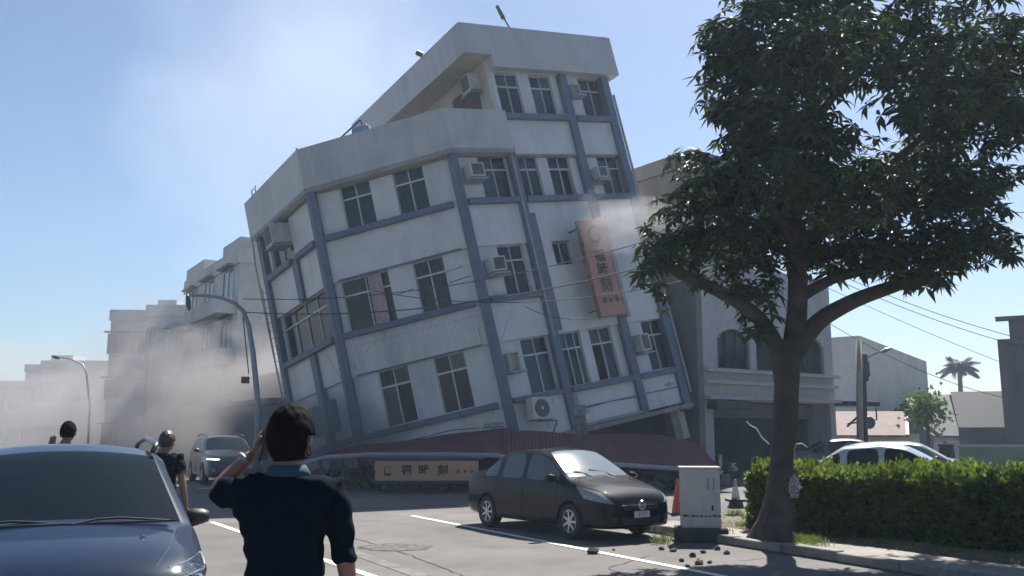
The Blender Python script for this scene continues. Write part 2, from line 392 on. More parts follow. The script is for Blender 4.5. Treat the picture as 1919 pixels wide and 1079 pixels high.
# terrace parapet, overhanging
mb = MB(); split_ribbon(mb, 5.45, 2.48, .26, .06, 8.5, 10.05); split_ribbon(mb, 5.45, 2.48, .26, -.34, 8.49, 8.62)
mb.box(5.25, 5.45, -10, .06, 8.5, 10.0, F['A'])
mb.box(2.5 - .22, 2.5 - .02, -.02, .06, 8.62, 10.05, F['C'])
mb.build('terrace_parapet', M['plaster'], base, uv=True)
# roof parapet (penthouse)
mb = MB()
mb.box(1.3, 8.46, .06, .30, 12.16, 13.3, F['C']); mb.box(2.44, 8.46, .0, .30, 11.7, 12.16, F['C'])
mb.box(8.26, 8.46, -7.3, .06, 11.7, 13.3, F['C']); mb.box(1.3, 1.5, -8.6, .06, 12.16, 13.3, F['C']); mb.box(1.5, 8.26, -8.6, -8.4, 12.16, 13.3, F['C'])
mb.build('roof_parapet', M['plaster'], base, uv=True)
MB().box(1.5, 8.26, -8.4, .06, 12.2, 12.34, F['C']).build('roof_slab', M['beige_wall'], base, uv=True)
MB().box(2.5 - .0, 2.62, -7, -.4, 8.5, 8.52, F['C'])
# low wall on the terrace behind the parapet
MB().box(1.2, 2.48, -5.2, -5.0, 8.52, 10.9, F['C']).build('terrace_partition', M['beige_wall'], base, uv=True)
# terrace doorway in the penthouse side wall (dark, half covered by the parapet)
mb = MB().box(2.465, 2.52, -2.7, -1.0, 8.55, 11.72, F['C']); mb.build('doorway', mat('dark_doorway', (0.10, 0.055, 0.05), rough=.8), base)
# columns
cols = [('A', -.05, .0, -2.0, 8.5, .0)]
def column(pl, s0, s1, z0, z1, out=.13, inn=-.2):
    MB().box(s0, s1, inn, out, z0, z1, F[pl]).build('column', M['bluegrey'], base, bevel=.012, uv=True)
def corner_col(s_corner, w, z0, z1, out=.13):
    # bent column wrapping a chamfer corner
    k = math.tan(R_(22.5)) * out
    if s_corner == 0: pts = [F['A'] @ Vector((w, out, 0)), F['B'] @ Vector((-k, out, 0)), F['B'] @ Vector((w, out, 0)), F['B'] @ Vector((w, -.1, 0)), F['A'] @ Vector((w, -.1, 0))]
    else: pts = [F['B'] @ Vector((LB - w, out, 0)), F['B'] @ Vector((LB + k, out, 0)), F['C'] @ Vector((w, out, 0)), F['C'] @ Vector((w, -.1, 0)), F['B'] @ Vector((LB - w, -.1, 0))]
    MB().prism([(p.x, p.y) for p in pts], z0, z1).build('column', M['bluegrey'], base, bevel=.012, uv=True)
corner_col(0, .17, -2.0, 8.49); corner_col(1, .15, -1.6, 8.49)
column('C', 2.30, 2.62, -1.4, 8.8); column('C', 2.62, 2.86, 2.1, 6.3, .11)
column('C', 5.52, 5.86, -1.3, 11.69); column('C', 7.62, 7.97, -1.5, 11.69, .14)
column('A', 1.95, 2.4, -1.5, 3.3, .12); column('A', 1.95, 2.4, 5.26, 6.7, .12); column('A', 4.85, 5.22, -1.9, 8.49, .14)
MB().box(2.34, 2.42, .13, .19, 1.9, 8.9, F['C']).build('drain_pipe', M['trim'], base)
MB().tube([F['C'] @ Vector(p) for p in [(8.02, .16, 10.9), (8.04, .16, 6), (8.02, .16, 2), (8.05, .16, -.9)]], .05).build('drain_pipe', M['trim'], base)
MB().tube([F['A'] @ Vector(p) for p in [(5.3, .2, 9.3), (5.32, .3, 7.5), (5.34, .25, 5), (5.32, .2, 2.2)]], .035).build('drain_pipe', M['trim'], base)
# ladder rails on the left edge
mb = MB()
for o in (.12, .42): mb.tube([F['A'] @ Vector((5.32, o * .5, 6.6)), F['A'] @ Vector((5.32, o * .5, 1.2))], .014, 6)
for k in range(18): mb.tube([F['A'] @ Vector((5.32, .06, 1.3 + k * .3)), F['A'] @ Vector((5.32, .21, 1.3 + k * .3))], .010, 5)
mb.build('ladder', M['darkmetal'], base)
# sill beams
def sill(pl, s0, s1, zc, h=.2, out=.2):
    MB().box(s0, s1, -.12, out, zc - h / 2, zc + h / 2, F[pl]).build('sill_beam', M['bluegrey'], base, bevel=.015, uv=True)
for z in (0.03, 3.40, 6.79):
    sill('B', .2, 4.76, z); sill('A', .2, 1.93, z); sill('A', 2.42, 4.84, z) if z != 3.40 else sill('A', 1.93, 4.84, z)
sill('C', .2, 2.28, 6.79); sill('C', 2.64, 5.5, 6.79); sill('C', 5.88, 7.6, 6.79)
sill('C', .2, 2.28, 3.42); sill('C', .2, 2.28, .06, .16); sill('C', 2.64, 5.5, .04); sill('C', 5.88, 7.6, .02)
sill('C', 2.52, 5.5, 9.9); sill('C', 5.88, 7.6, 9.9)
# thin projecting ledges under the lowest spandrel on C
MB().box(2.7, 5.5, 0, .14, -1.24, -1.14, F['C']).build('ledge', M['trim'], base); MB().box(2.7, 7.6, 0, .04, -.62, -.58, F['C']).build('ledge', M['bluegrey'], base)
# hood lines over the windows
for z in (2.05, 5.29): MB().box(.36, 4.68, 0, .05, z - .03, z + .02, F['B']).build('ledge', M['bluegrey'], base)
# windows
def window(pl, s0, s1, z0, z1, trans=True, curtain=None, mull=None, rec=-.24):
    fr = MB(); t = .04; d0, d1 = rec, rec + .07
    zt = z1 - (z1 - z0) * .30
    fr.box(s0, s0 + t, d0, d1, z0, z1, F[pl]); fr.box(s1 - t, s1, d0, d1, z0, z1, F[pl])
    fr.box(s0 + t, s1 - t, d0, d1, z0, z0 + t, F[pl]); fr.box(s0 + t, s1 - t, d0, d1, z1 - t, z1, F[pl])
    if trans: fr.box(s0 + t, s1 - t, d0, d1, zt - .03, zt + .03, F[pl])
    xs = mull if mull else [(s0 + s1) / 2]
    for x in xs: fr.box(x - .022, x + .022, d0 + .01, d1 + .012, z0 + t, (zt - .03) if trans else z1 - t, F[pl])
    if trans:
        for x in xs: fr.box(x - .018, x + .018, d0 + .01, d1, zt + .03, z1 - t, F[pl])
    f = fr.build('window', M['frame'], base)
    ed = [s0 + t] + list(xs) + [s1 - t]
    for a_, b_ in zip(ed, ed[1:]):
        for c_, e_ in (((z0 + t, zt - .02), (zt + .02, z1 - t)) if trans else ((z0 + t, z1 - t),)):
            k1, k2 = rr.uniform(-.012, .012), rr.uniform(-.010, .010); o_ = d0 + .03; G_ = F[pl]
            v4 = [G_ @ Vector((a_, o_ - k1, c_)), G_ @ Vector((b_, o_ + k1, c_)), G_ @ Vector((b_, o_ + k1 + k2, e_)), G_ @ Vector((a_, o_ - k1 + k2, e_))]
            if rr.random() < .05 and pl != 'A': continue
            MB().add(v4, [(0, 1, 2, 3)]).build('pane', M['pane2'] if rr.random() < .3 else M['pane'], f, fix=False)
    if curtain:
        for a, b, mm in curtain:
            cm = MB(); n = max(6, int((b - a) / .035)); vs = []
            for i in range(n + 1):
                x = a + (b - a) * i / n; o = rec + (.12 if mm == 'curtain2' else -.09) + .035 * math.sin(i * 1.9)
                for zz in (z0 + .03, z1 - .03): vs.append(F[pl] @ Vector((x, o, zz)))
            cm.add(vs, [(2 * i, 2 * i + 2, 2 * i + 3, 2 * i + 1) for i in range(n)])
            cm.build('curtain', M[mm], f, smooth=True, fix=False)
    return f
rr = random.Random(5)
for (pl, k), ws in WIN.items():
    z0, z1 = BANDS.get(k, (9.99, 11.66)) if k != 5 else (9.99, 11.66)
    for j, (a, b) in enumerate(ws):
        w = b - a; cu = None
        if pl == 'B' and k == 3 and j == 0:
            window(pl, a, b, z0, z1, True, [(a + .95, b - .25, 'curtain2')], [a + .86, b - .36]); continue
        if pl == 'A' and k == 3:
            window(pl, a, b, z0, z1, True, [(a + .4, a + 1.1, 'curtain'), (a + 1.9, a + 2.9, 'curtain'), (b - .9, b - .1, 'curtain')], [a + w * i / 4 for i in (1, 2, 3)]); continue
        if pl == 'A' and k == 2:
            window(pl, a, b, .45, 1.6, False, None); wbox(MB(), pl, 0, 1, 0, 1); continue
        r = rr.random()
        if r < .4: cu = [(a + .04, a + w * rr.uniform(.25, .5), 'curtain')]
        if r < .2: cu.append((b - w * rr.uniform(.15, .35), b - .04, 'curtain'))
        window(pl, a, b, z0, z1, True, cu, [a + .35 * w, a + .72 * w] if (pl, k, j) == ('C', 2, 1) else None)
fill = MB(); fill.box(1.35, 3.9, -.34, -.1, .14, .45, F['A']); fill.box(1.35, 3.9, -.34, -.1, 1.6, 2.02, F['A']); fill.build('wall', M['tile'], base, uv=True)
window('C', 3.38, 4.23, 4.38, 5.24, False, None, [3.8])
# window air conditioners
def ac_unit(pl, s0, s1, z0, z1, out=.42, empty_box=False):
    o0 = -.3
    b = MB()
    if empty_box:
        t = .03
        b.box(s0, s0 + t, o0, out * .5, z0, z1, F[pl]); b.box(s1 - t, s1, o0, out * .5, z0, z1, F[pl]); b.box(s0 + t, s1 - t, o0, out * .5, z1 - t, z1, F[pl])
        b.box(s0 + t, s1 - t, o0, -.08, z0, z1 - t, F[pl])
    else: b.box(s0, s1, o0, out, z0, z1, F[pl])
    a = b.build('air_conditioner', M['ac'], base, bevel=.012)
    if not empty_box:
        g = MB().box(s0 + .07, s1 - .07, out, out + .012, z0 + .06, z1 - .05, F[pl])
        for k in range(5): g.box(s0 + .09, s1 - .09, out + .012, out + .022, z0 + .09 + k * (z1 - z0 - .2) / 4, z0 + .105 + k * (z1 - z0 - .2) / 4, F[pl])
        g.build('grille', M['acgrille'], a)
    br = MB().box(s0 - .06, s1 + .06, -.1, out + .05, z0 - .11, z0 - .045, F[pl]); br.build('bracket', M['trim'], a)
ac_unit('C', .34, .92, 7.56, 8.05); ac_unit('C', 5.98, 6.46, 7.44, 7.88); ac_unit('C', .36, .92, 4.28, 4.78)
ac_unit('C', .34, .78, 1.02, 1.6, .3, True); ac_unit('C', 6.0, 6.46, .88, 1.5, .4); ac_unit('C', 6.02, 6.4, 10.85, 11.3, .3, True)
ac_unit('A', 2.5, 3.2, 7.55, 8.3, .62)
# the unit on the penthouse side wall (its wall faces the terrace)
a = MB().box(2.02, 2.5, -1.35, -.75, 11.32, 11.95, F['C']).build('air_conditioner', M['ac'], base, bevel=.015)
MB().box(2.0, 2.02, -1.28, -.82, 11.38, 11.89, F['C']).build('grille', M['acgrille'], a)
MB().box(1.95, 2.5, -1.4, -.7, 11.19, 11.27, F['C']).build('bracket', M['trim'], a)
# big outdoor unit with a round fan, hanging crooked at the first floor
mtx = F['C'] @ Matrix.Translation((.98, .42, -.38)) @ Matrix.Rotation(R_(8), 4, 'Y')
a = MB().box(-.48, .42, -.2, .2, -.36, .36, mtx).build('air_conditioner', M['ac'], base, bevel=.02)
MB().lathe([(0.0, .02), (.27, .02), (.29, 0), (.27, -.01)], mtx @ Matrix.Translation((-.12, .2, 0)) @ Matrix.Rotation(R_(-90), 4, 'X'), 28).build('fan_grille', M['acgrille'], a)
MB().lathe([(0, .04), (.05, .035), (.06, .015)], mtx @ Matrix.Translation((-.12, .2, 0)) @ Matrix.Rotation(R_(-90), 4, 'X'), 12).build('fan_hub', M['ac'], a)
mb = MB().tube([mtx @ Vector((-.3, .1, -.4)), mtx @ Vector((.45, .15, -.42)), mtx @ Vector((.3, -.2, -1.1))], .025, 6); mb.build('bracket', M['darkmetal'], a)
# bright torn panels beside the unit
MB().box(1.5, 1.86, -.02, .03, -.85, -.12, F['C'] @ Matrix.Rotation(R_(6), 4, 'Y')).build('pale_panel', M['ac'], base)
MB().box(2.66, 2.86, .0, .06, -.55, -.1, F['C']).build('pale_panel', M['trim'], base)
# cracks: dark lines between the spandrel panels
mb = MB()
for (pl, pts) in [('B', [(.26, -.3), (1.6, -.42), (3.1, -.4), (4.8, -.66)]), ('C', [(2.9, -.66), (4.3, -.6), (5.5, -.66)]), ('B', [(3.1, 4.6), (4.6, 4.72)]), ('B', [(2.2, 4.35), (2.8, 4.4)]), ('B', [(4.05, 4.3), (4.8, 4.35)])]:
    MB().tube([F[pl] @ Vector((s, .004 if z < 3 else -.098, z)) for s, z in pts], .012, 5).build('crack', M['dark'], base)
del mb
# branching cracks and patches of lost tile
rk = random.Random(9)
def wall_crack(pl, s, z, ds, dz, n, o=.004, w=.007):
    pts = []; 
    for k in range(n + 1): pts.append(F[pl] @ Vector((s + ds * k / n + rk.uniform(-.05, .05), o, z + dz * k / n + rk.uniform(-.05, .05))))
    MB().tube(pts, [w * (1 - .7 * k / n) for k in range(n + 1)], 4).build('crack', M['dark'], base)
for a_ in (('B', .3, 2.3, 1.1, .9, 9), ('B', 4.7, 2.4, -1.0, .8, 8), ('B', 4.7, .0, -.9, -.9, 8), ('C', .3, 2.1, .9, 1.1, 8), ('C', 7.5, -.1, -1.0, -.8, 7), ('A', .4, 2.1, 1.0, 1.1, 7), ('B', .3, -.2, .8, -.9, 7)): wall_crack(*a_)
M['lost'] = mat('bare_render', (.33, .32, .31), rough=.95, var=.3, scale=9, bump=.6)
for pl, s, z, r_ in (('B', 4.45, -.55, .2), ('C', 7.2, -.45, .14), ('C', 3.1, -.75, .13)):
    n = 17; kk_ = [rk.uniform(.75, 1.2) for _ in range(n)]; ring = [F[pl] @ Vector((s + r_ * 1.6 * kk_[k] * math.cos(6.283 * k / n), .006, z + r_ * .6 * kk_[k] * math.sin(6.283 * k / n))) for k in range(n)]
    MB().add(ring, [tuple(range(n))]).build('lost_tile_patch', M['lost'], base, fix=False)
# roof clutter
mb = MB()
sC = lambda s, o, z: F['C'] @ Vector((s, o, z))
mb.tube([sC(3.75, .1, 13.3), sC(3.55, .1, 13.8)], .03, 6).tube([sC(3.55, .1, 13.75), sC(3.38, .1, 14.25)], [.09, .07], 8)
mb.build('antenna', M['darkmetal'], base)
sA = lambda s, o, z: F['A'] @ Vector((s, o, z))
mb = MB().tube([sA(5.1, 0, 10.0), sA(5.1, 0, 10.45), sA(4.9, 0, 10.45)], .025, 6).tube([sA(4.7, 0, 10.0), sA(4.72, 0, 10.42), sA(4.6, 0, 10.5)], .02, 6); mb.build('antenna', M['darkmetal'], base)
mb = MB().tube([sA(.2, .1, 10.0), sA(.2, .1, 10.22)], .035, 6); mb.build('vent_pipe', M['darkmetal'], base)
sB = lambda s, o, z: F['B'] @ Vector((s, o, z))
mb = MB().tube([sB(1.2, -.1, 10.05), sB(2.1, -.5, 10.75)], .03, 6).tube([sB(2.1, -.5, 10.75), sB(2.25, -.4, 10.0)], .025, 6).tube([sB(1.75, -.3, 10.05), sB(1.8, -.3, 10.4)], .02, 6); mb.build('handrail', M['darkmetal'], base)
MB().box(1.75, 2.35, -1.1, -.4, 9.2, 10.55, F['B']).build('water_tank', mat('blue_tank', (.16, .24, .38), rough=.5), base, bevel=.06)
MB().tube([sC(1.25, -2.2, 13.3), sC(1.1, -2.3, 13.45)], .1, 8).build('vent_pipe', M['darkmetal'], base)
# crushed ground floor: pillars and slab still joined to the building, poking out on the right
MB().box(7.2, 7.6, -.7, -.3, -4.2, -1.2, F['C']).build('pillar', M['concrete'], base); MB().box(2.35, 2.75, -.9, -.5, -3.3, -1.4, F['C']).build('pillar', M['concrete'], base)
mb = MB().box(1.2, 7.9, -1.2, .3, -1.42, -1.26, F['C']); mb.build('broken_slab', M['concrete'], base)

# vertical signboard fixed to the C face (its own thing)
sg = empty('vertical_signboard', mtx=BM @ F['C'] @ Matrix.Translation((4.72, .0, 3.98)))
tag(sg, 'tall orange vertical shop signboard with a round swirl on the leaning white building', 'sign')
# local: x right along wall, y out, z up  (frame has x,y,z = s,out,up)
MB().box(-.62, .52, .55, .80, -1.75, 1.75).build('board', M['orange'], sg, bevel=.015)
MB().box(.52, .68, .50, .84, -1.85, 1.85).build('edge_strip', M['trim'], sg, bevel=.01)
mb = MB()
for z in (1.5, -1.45): mb.tube([(-.55, .1, z), (-.55, .62, z)], .03, 6).tube([(.4, .05, z), (.4, .62, z)], .03, 6)
mb.tube([(-.66, .7, 1.75), (-.66, .7, .3)], .03, 6).tube([(-.66, .7, -.2), (-.66, .7, -1.8)], .02, 6); mb.build('bracket', M['darkmetal'], sg)
TM = Matrix(((1, 0, 0, 0), (0, 0, -1, 0.0), (0, 1, 0, 0), (0, 0, 0, 1)))
def sign_text(parent, s, x, z, y, size, m='ink', flip=1, bold=.01):
    # text plane: x along +x, up z, facing +y (out): mirror-safe rotation
    Mx = Matrix.Translation((x, y, z)) @ Matrix(((1, 0, 0, 0), (0, 0, flip, 0), (0, 1, 0, 0), (0, 0, 0, 1)))
    return text_obj('lettering', s, size, M[m], parent, Mx, .006, bold)
sign_text(sg, '刻', -.05, -.66, .812, .56); sign_text(sg, '時', -.05, -.10, .812, .5); sign_text(sg, '福', -.05, .40, .812, .5)
sign_text(sg, 'ılı', -.30, -1.17, .812, .26, 'redink', bold=.02); sign_text(sg, 'ıs', -.02, -1.17, .812, .26, 'redink', bold=.02); sign_text(sg, 'ıb', .27, -1.17, .812, .26, 'redink', bold=.02)
def swirl(parent, cx_, cz_, y, r, m):
    mb = MB(); pts = []
    for k in range(40):
        t = k / 39 * 2.1 * math.pi + .6; rr_ = r * (1 - .55 * k / 39); pts.append((cx_ + rr_ * math.cos(t), y, cz_ + rr_ * math.sin(t)))
    mb.tube(pts, [r * .12 * (1 - .5 * abs(k / 20 - 1)) for k in range(40)], 6); return mb.build('emblem', m, parent)
swirl(sg, -.02, 1.15, .81, .36, M['redink'])
# ------------------------------------------------------------------ dropped canopy, fallen sign, rubble
def world_poly_roof(name, rows, m, parent=None, nx=60, ridge=.022, pitch=.28, thick=.05):
    """corrugated sheet between two polylines (top, bottom)"""
    top, bot = rows
    def at(pl, t):
        L = [0]
        for a, b in zip(pl, pl[1:]): L.append(L[-1] + (b - a).length)
        d = t * L[-1]
        for i in range(len(pl) - 1):
            if d <= L[i + 1] + 1e-9: return pl[i].lerp(pl[i + 1], (d - L[i]) / (L[i + 1] - L[i]))
        return pl[-1]
    mb = MB(); ny = 8; rn = random.Random(len(name))
    Lg = sum((b - a).length for a, b in zip(bot, bot[1:]))
    for i in range(nx + 1):
        t = i / nx; a = at(top, t); b = at(bot, t)
        for j in range(ny + 1):
            p = a.lerp(b, j / ny); p = p + Vector((0, -.3, 1)) * (ridge * (1 if i % 2 else -1) * .5) + Vector((0, 0, .018 * math.sin(t * 13 + j * .7)))
            mb.v.append(tuple(p))
    for i in range(nx):
        for j in range(ny):
            k = i * (ny + 1) + j; mb.f.append((k, k + 1, k + ny + 2, k + ny + 1))
    o = mb.build(name, m, parent, smooth=False)
    return o
cp = empty('fallen_canopy', P(820, 830, 28)); tag(cp, 'dark red sheet metal canopy sagging under the left front of the leaning building', 'canopy')
def rel(o, parent):
    o.matrix_parent_inverse = parent.matrix_world.inverted() if False else Matrix.Translation(-parent.location); return o
top = [P(620, 846, 28.9), P(690, 832, 28.9), P(800, 820, 28.7), P(945, 800, 28.3), P(975, 812, 28.0)]
bot = [P(572, 862, 27.6), P(690, 848, 26.9), P(800, 848, 26.6), P(930, 849, 26.3), P(985, 862, 26.0)]
rel(world_poly_roof('roof_sheet', (top, bot), M['red_roof'], cp, 90), cp)
mb = MB().tube([p + Vector((0, -.05, -.06)) for p in [P(560, 868, 27.7), P(610, 853, 27.3)] + bot[1:]], .07, 6); rel(mb.build('fascia', M['trim'], cp), cp)
mb = MB()
for px in (600, 640, 890): rel(MB().tube([P(px, 862, 27.0), P(px + 4, 905, 27.0)], .05, 6).build('support_post', M['darkmetal'], cp), cp)
c2 = empty('fallen_canopy', P(1200, 840, 28.5)); tag(c2, 'dark red sheet metal canopy fallen behind the parked black sedan, wider piece at right', 'canopy')
top = [P(975, 806, 28.2), P(1060, 812, 28.6), P(1240, 814, 29.5), P(1308, 830, 29.9)]
bot = [P(975, 862, 26.2), P(1160, 866, 26.4), P(1250, 872, 26.8), P(1352, 880, 27.2)]
rel(world_poly_roof('roof_sheet', (top, bot), M['red_roof'], c2, 110), c2)
mb = MB().tube([p + Vector((0, -.05, -.07)) for p in bot], .07, 6); rel(mb.build('fascia', M['trim'], c2), c2)
rel(MB().tube([P(1350, 876, 27.2), P(1350, 852, 27.2)], .05, 6).build('end_post', M['steel'], c2), c2)
mb = MB()
for px in (1180, 1345): rel(MB().tube([P(px, 880, 27.0), P(px, 922, 27.0)], .06, 6).build('support_post', M['darkmetal'], c2), c2)
# dark shop front crushed under the canopies
rb = random.Random(11)
def rubble(mb, x0, x1, y0, y1, n, zmax):
    zmax *= .6
    for _ in range(n):
        x = rb.uniform(x0, x1); y = rb.uniform(y0, y1); s = rb.uniform(.05, .26)
        Mx = Matrix.Translation((x, y, rb.uniform(0, zmax))) @ Matrix.Rotation(rb.uniform(0, 3), 4, 'Z') @ Matrix.Rotation(rb.uniform(-.8, .8), 4, 'X') @ Matrix.Rotation(rb.uniform(-.8, .8), 4, 'Y')
        mb.box(-s, s, -s * rb.uniform(.3, .8), s * .6, -s * .3, s * .3, Mx)
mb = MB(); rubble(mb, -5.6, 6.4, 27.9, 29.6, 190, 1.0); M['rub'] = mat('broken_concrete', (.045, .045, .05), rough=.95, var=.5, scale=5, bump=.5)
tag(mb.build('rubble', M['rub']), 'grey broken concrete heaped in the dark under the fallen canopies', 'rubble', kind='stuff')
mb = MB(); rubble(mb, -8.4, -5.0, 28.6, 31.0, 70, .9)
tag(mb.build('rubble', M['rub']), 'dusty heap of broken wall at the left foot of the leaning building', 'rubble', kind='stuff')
# fallen horizontal sign
sgn = empty('fallen_signboard', P(800, 882, 26.2)); tag(sgn, 'long tan shop signboard with black characters hanging under the fallen red canopy', 'sign')
sgn.rotation_euler = (R_(4), 0, R_(3))
wS = (895 - 705) / FPX * 26.2 / 2; hS = 36 / FPX * 26.2 / 2
MB().box(-wS, wS, 0, .16, -hS, hS).build('board', M['orange2'], sgn, bevel=.01)
MB().box(-wS, wS, -.02, .18, -hS - .07, -hS - .004).build('bottom_rail', M['darkmetal'], sgn)
MB().box(-wS, wS, -.01, .17, hS + .004, hS + .05).build('top_rail', M['darkmetal'], sgn)
def stext(s, x, size, m, z=0, b=.008):
    return text_obj('lettering', s, size, M[m], sgn, Matrix.Translation((x, -.012, z)) @ Matrix.Rotation(R_(90), 4, 'X'), .004, b)
k_ = 26.2 / FPX
stext('福', (763 - 800) * k_, .31, 'ink'); stext('時', (794 - 800) * k_, .31, 'ink'); stext('刻', (829 - 800) * k_, .31, 'ink')
stext('×', (857 - 800) * k_, .16, 'ink', -.03); stext('×', (870 - 800) * k_, .12, 'ink', -.03); stext('※', (883 - 800) * k_, .15, 'ink', -.03)
swirl(sgn, (729 - 800) * k_, 0, -.02, .13, M['ink']); MB().box(-wS * .83, -wS * .68, -.03, -.01, -.13, -.09).build('emblem', M['ink'], sgn)
# hanging torn panel & debris on the canopy
o = MB()
for k in range(7): o.box(-.18 + k * .055, -.14 + k * .055, -.03, .03, -.45 - .05 * (k % 3), .1)
o.prism([(-.2, -.05), (.2, -.05), (.2, .05), (-.2, .05)], .1, .42)
o = o.build('torn_bundle', mat('torn_cloth', (.16, .15, .18), rough=.9, var=.4, scale=6), bevel=.01); o.location = P(1087, 785, 27.6); o.rotation_euler = (.1, -.15, .3)
tag(o, 'small torn dark bundle dangling above the red canopy beside the blue grey pillar', 'debris')
# round object rolling on the road
o = MB().lathe([(0, .17), (.09, .155), (.145, .09), (.165, 0), (.15, -.06), (.135, -.08), (.13, -.02), (.1, .07), (0, .11)], None, 20).build('helmet', M['plastic'], smooth=True)
b_ = P(738, 914, 28); o.location = (b_.x, 26.6, .17); o.rotation_euler = (1.0, .3, 0); tag(o, 'dark round helmet lying on the road below the tan signboard', 'helmet')

# ------------------------------------------------------------------ other buildings
def house(name, label, p0, d, width, depth, h, wm, floors, bays, wz=.9, wh=1.5, ww=1.3, roof='parapet', cat='building', sill_m='trim', hood=True, first=1):
    """p0: front left corner on ground (as seen), d: unit dir along the front, building behind (left normal)"""
    d = Vector((d[0], d[1], 0)).normalized(); n = Vector((d.y, -d.x, 0))      # n: outward from the front
    mt = Matrix(((d.x, n.x, 0, p0[0]), (d.y, n.y, 0, p0[1]), (0, 0, 1, 0), (0, 0, 0, 1)))
    t = empty(name, mtx=mt); tag(t, label, cat)
    MB().box(0, width, -depth, 0, 0, h).build('wall', wm, t, uv=True)
    if roof == 'parapet':
        mb = MB().box(-.1, width + .1, -.2, .12, h, h + .8).box(-.1, .1, -depth, -.2, h, h + .8).box(width - .1, width + .1, -depth, -.2, h, h + .8)
        mb.build('parapet', wm, t, uv=True)
    fh = h / floors
    for f in range(first, floors):
        for b in range(bays):
            s = width * (b + .5) / bays - ww / 2; z = f * fh + wz
            w = MB().box(s - .06, s, 0, .05, z - .06, z + wh + .06).box(s + ww, s + ww + .06, 0, .05, z - .06, z + wh + .06).box(s, s + ww, 0, .05, z - .06, z).box(s, s + ww, 0, .05, z + wh, z + wh + .06).box(s + ww / 2 - .03, s + ww / 2 + .03, .004, .04, z, z + wh).build('window', M['frame'], t)
            MB().box(s, s + ww, -.02, .004, z, z + wh).build('pane', M['winfar'], w)
            if hood: MB().box(s - .2, s + ww + .2, 0, .45, z + wh + .1, z + wh + .2).build('hood', M[sill_m], t)
    return t
M['winfar'] = mat('far_window', (.11, .12, .13), rough=.2, var=.3, spec=.8)
M['wallA'] = mat('pale_render', (.50, .49, .48), rough=.85, var=.1, stain=(.3, .28, .26), stain_scale=.3)
M['wallB'] = mat('grey_render', (.46, .455, .46), rough=.85, var=.12, stain=(.22, .21, .20), stain_scale=.3)
M['wallC'] = mat('cream_render', (.52, .50, .46), rough=.85, var=.1, stain=(.33, .30, .27), stain_scale=.3)
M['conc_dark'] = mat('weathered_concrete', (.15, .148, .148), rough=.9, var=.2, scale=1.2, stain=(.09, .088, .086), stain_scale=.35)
P1 = Vector((-4.67, 30.03, 0)); AD = Vector((-.525, .851, 0)); AN = Vector((.851, .525, 0))
def onst(t, o=0): q = P1 + AD * t + AN * o; return (q.x, q.y)
# left street row (front faces the street => outward normal is -AN); d runs towards the camera so n=(d.y,-d.x) = -AN
dd = (-AD.x, -AD.y)
def fh(nm, label, x0, x1, Y, h, wm, fl, bays):
    a = P(x0, 815, Y); b = P(x1, 815, Y); return house(nm, label, (a.x, Y), (1, .04), b.x - a.x, 14, h, M[wm], fl, bays, ww=1.5, wh=1.4, first=0)
hs = [house('apartment_block', 'tallest pale apartment block in the dust directly left of the leaning building', onst(31.0, .4), dd, 12.6, 16, 10.4, M['wallA'], 4, 3, ww=2.0, wh=1.6),
      fh('apartment_block', 'pale block one storey lower behind the street lamp in the dust', 262, 345, 62, 9.7, 'wallB', 3, 2),
      fh('apartment_block', 'square topped grey block fading into the dust, second from the tallest', 193, 262, 66, 9.9, 'wallA', 3, 2),
      fh('terraced_house', 'low pale terraced house with a small dark window beyond the dust', 68, 193, 86, 7.8, 'wallC', 2, 4),
      fh('terraced_house', 'lower stepped house further down the dusty street', 38, 68, 96, 8.2, 'wallB', 2, 1),
      fh('terraced_house', 'faint farthest house at the left edge of the picture', -60, 38, 112, 7.4, 'wallC', 2, 3),
      house('shop_house', 'two storey shop house with dark ground floor nearest the leaning building', onst(17.6, .6), dd, 9.6, 10, 3.6, M['wallB'], 1, 3, ww=1.8, wh=1.2)]
# stair tower + rounded top on the tallest block
t = hs[0]; MB().box(0.0, 4.6, -6, .02, 10.4, 11.9).build('stair_tower', M['wallA'], t, uv=True); MB().box(9.0, 12.5, -8, .02, 10.4, 11.8).build('roof_room', M['wallA'], t, uv=True)
for k in range(3): MB().box(4.7, 12.3, 0, 1.0, 2.6 * (k + 1), 2.6 * (k + 1) + .8).build('balcony', M['wallA'], t, uv=True)
MB().tube([(0.2, .1, 0), (0.2, .1, 9)], .12, 6).build('drain_pipe', M['darkmetal'], hs[1])
for hh_, w_ in ((hs[1], 1.6), (hs[3], 2.4)): MB().box(.3, w_, -4, -1, 7.6, 11.0 if w_ < 2 else 9.2).build('stair_tower', M['wallB'], hh_, uv=True)
MB().box(-.3, 9.9, .0, 1.6, 2.9, 3.1).build('awning', M['darkmetal'], hs[6]); MB().box(0.3, 9.3, .0, .03, .1, 2.8).build('shop_front', M['dark'], hs[6])

# right neighbour with arched windows (faces the camera, along the C direction)
CDv = Vector((.816, .578, 0)).normalized(); CNv = Vector((CDv.y, -CDv.x, 0))
nb = empty('arched_house', mtx=Matrix(((CDv.x, CNv.x, 0, 7.15), (CDv.y, CNv.y, 0, 33.9), (0, 0, 1, 0), (0, 0, 0, 1))))
tag(nb, 'pale house with arched upper windows and a dark open ground floor behind the tree', 'house')
def Ls(px):   # distance along the facade for a picture column
    k = (px - 959.5) / FPX; k = k * (1.0)   # x/y with the small pitch correction
    a = R_(PITCH); k = k / (math.cos(a) + math.sin(a) * (-(660 - 539.5) / FPX) * -1 * -1)
    return (k * 33.9 - 7.15) / (CDv.x - k * CDv.y)
WN = 7.9
wl = MB()
arch = [(Ls(1336), Ls(1396)), (Ls(1407), Ls(1462)), (Ls(1478), Ls(1530))]
za, zb_, zr = 4.15, 5.1, 0
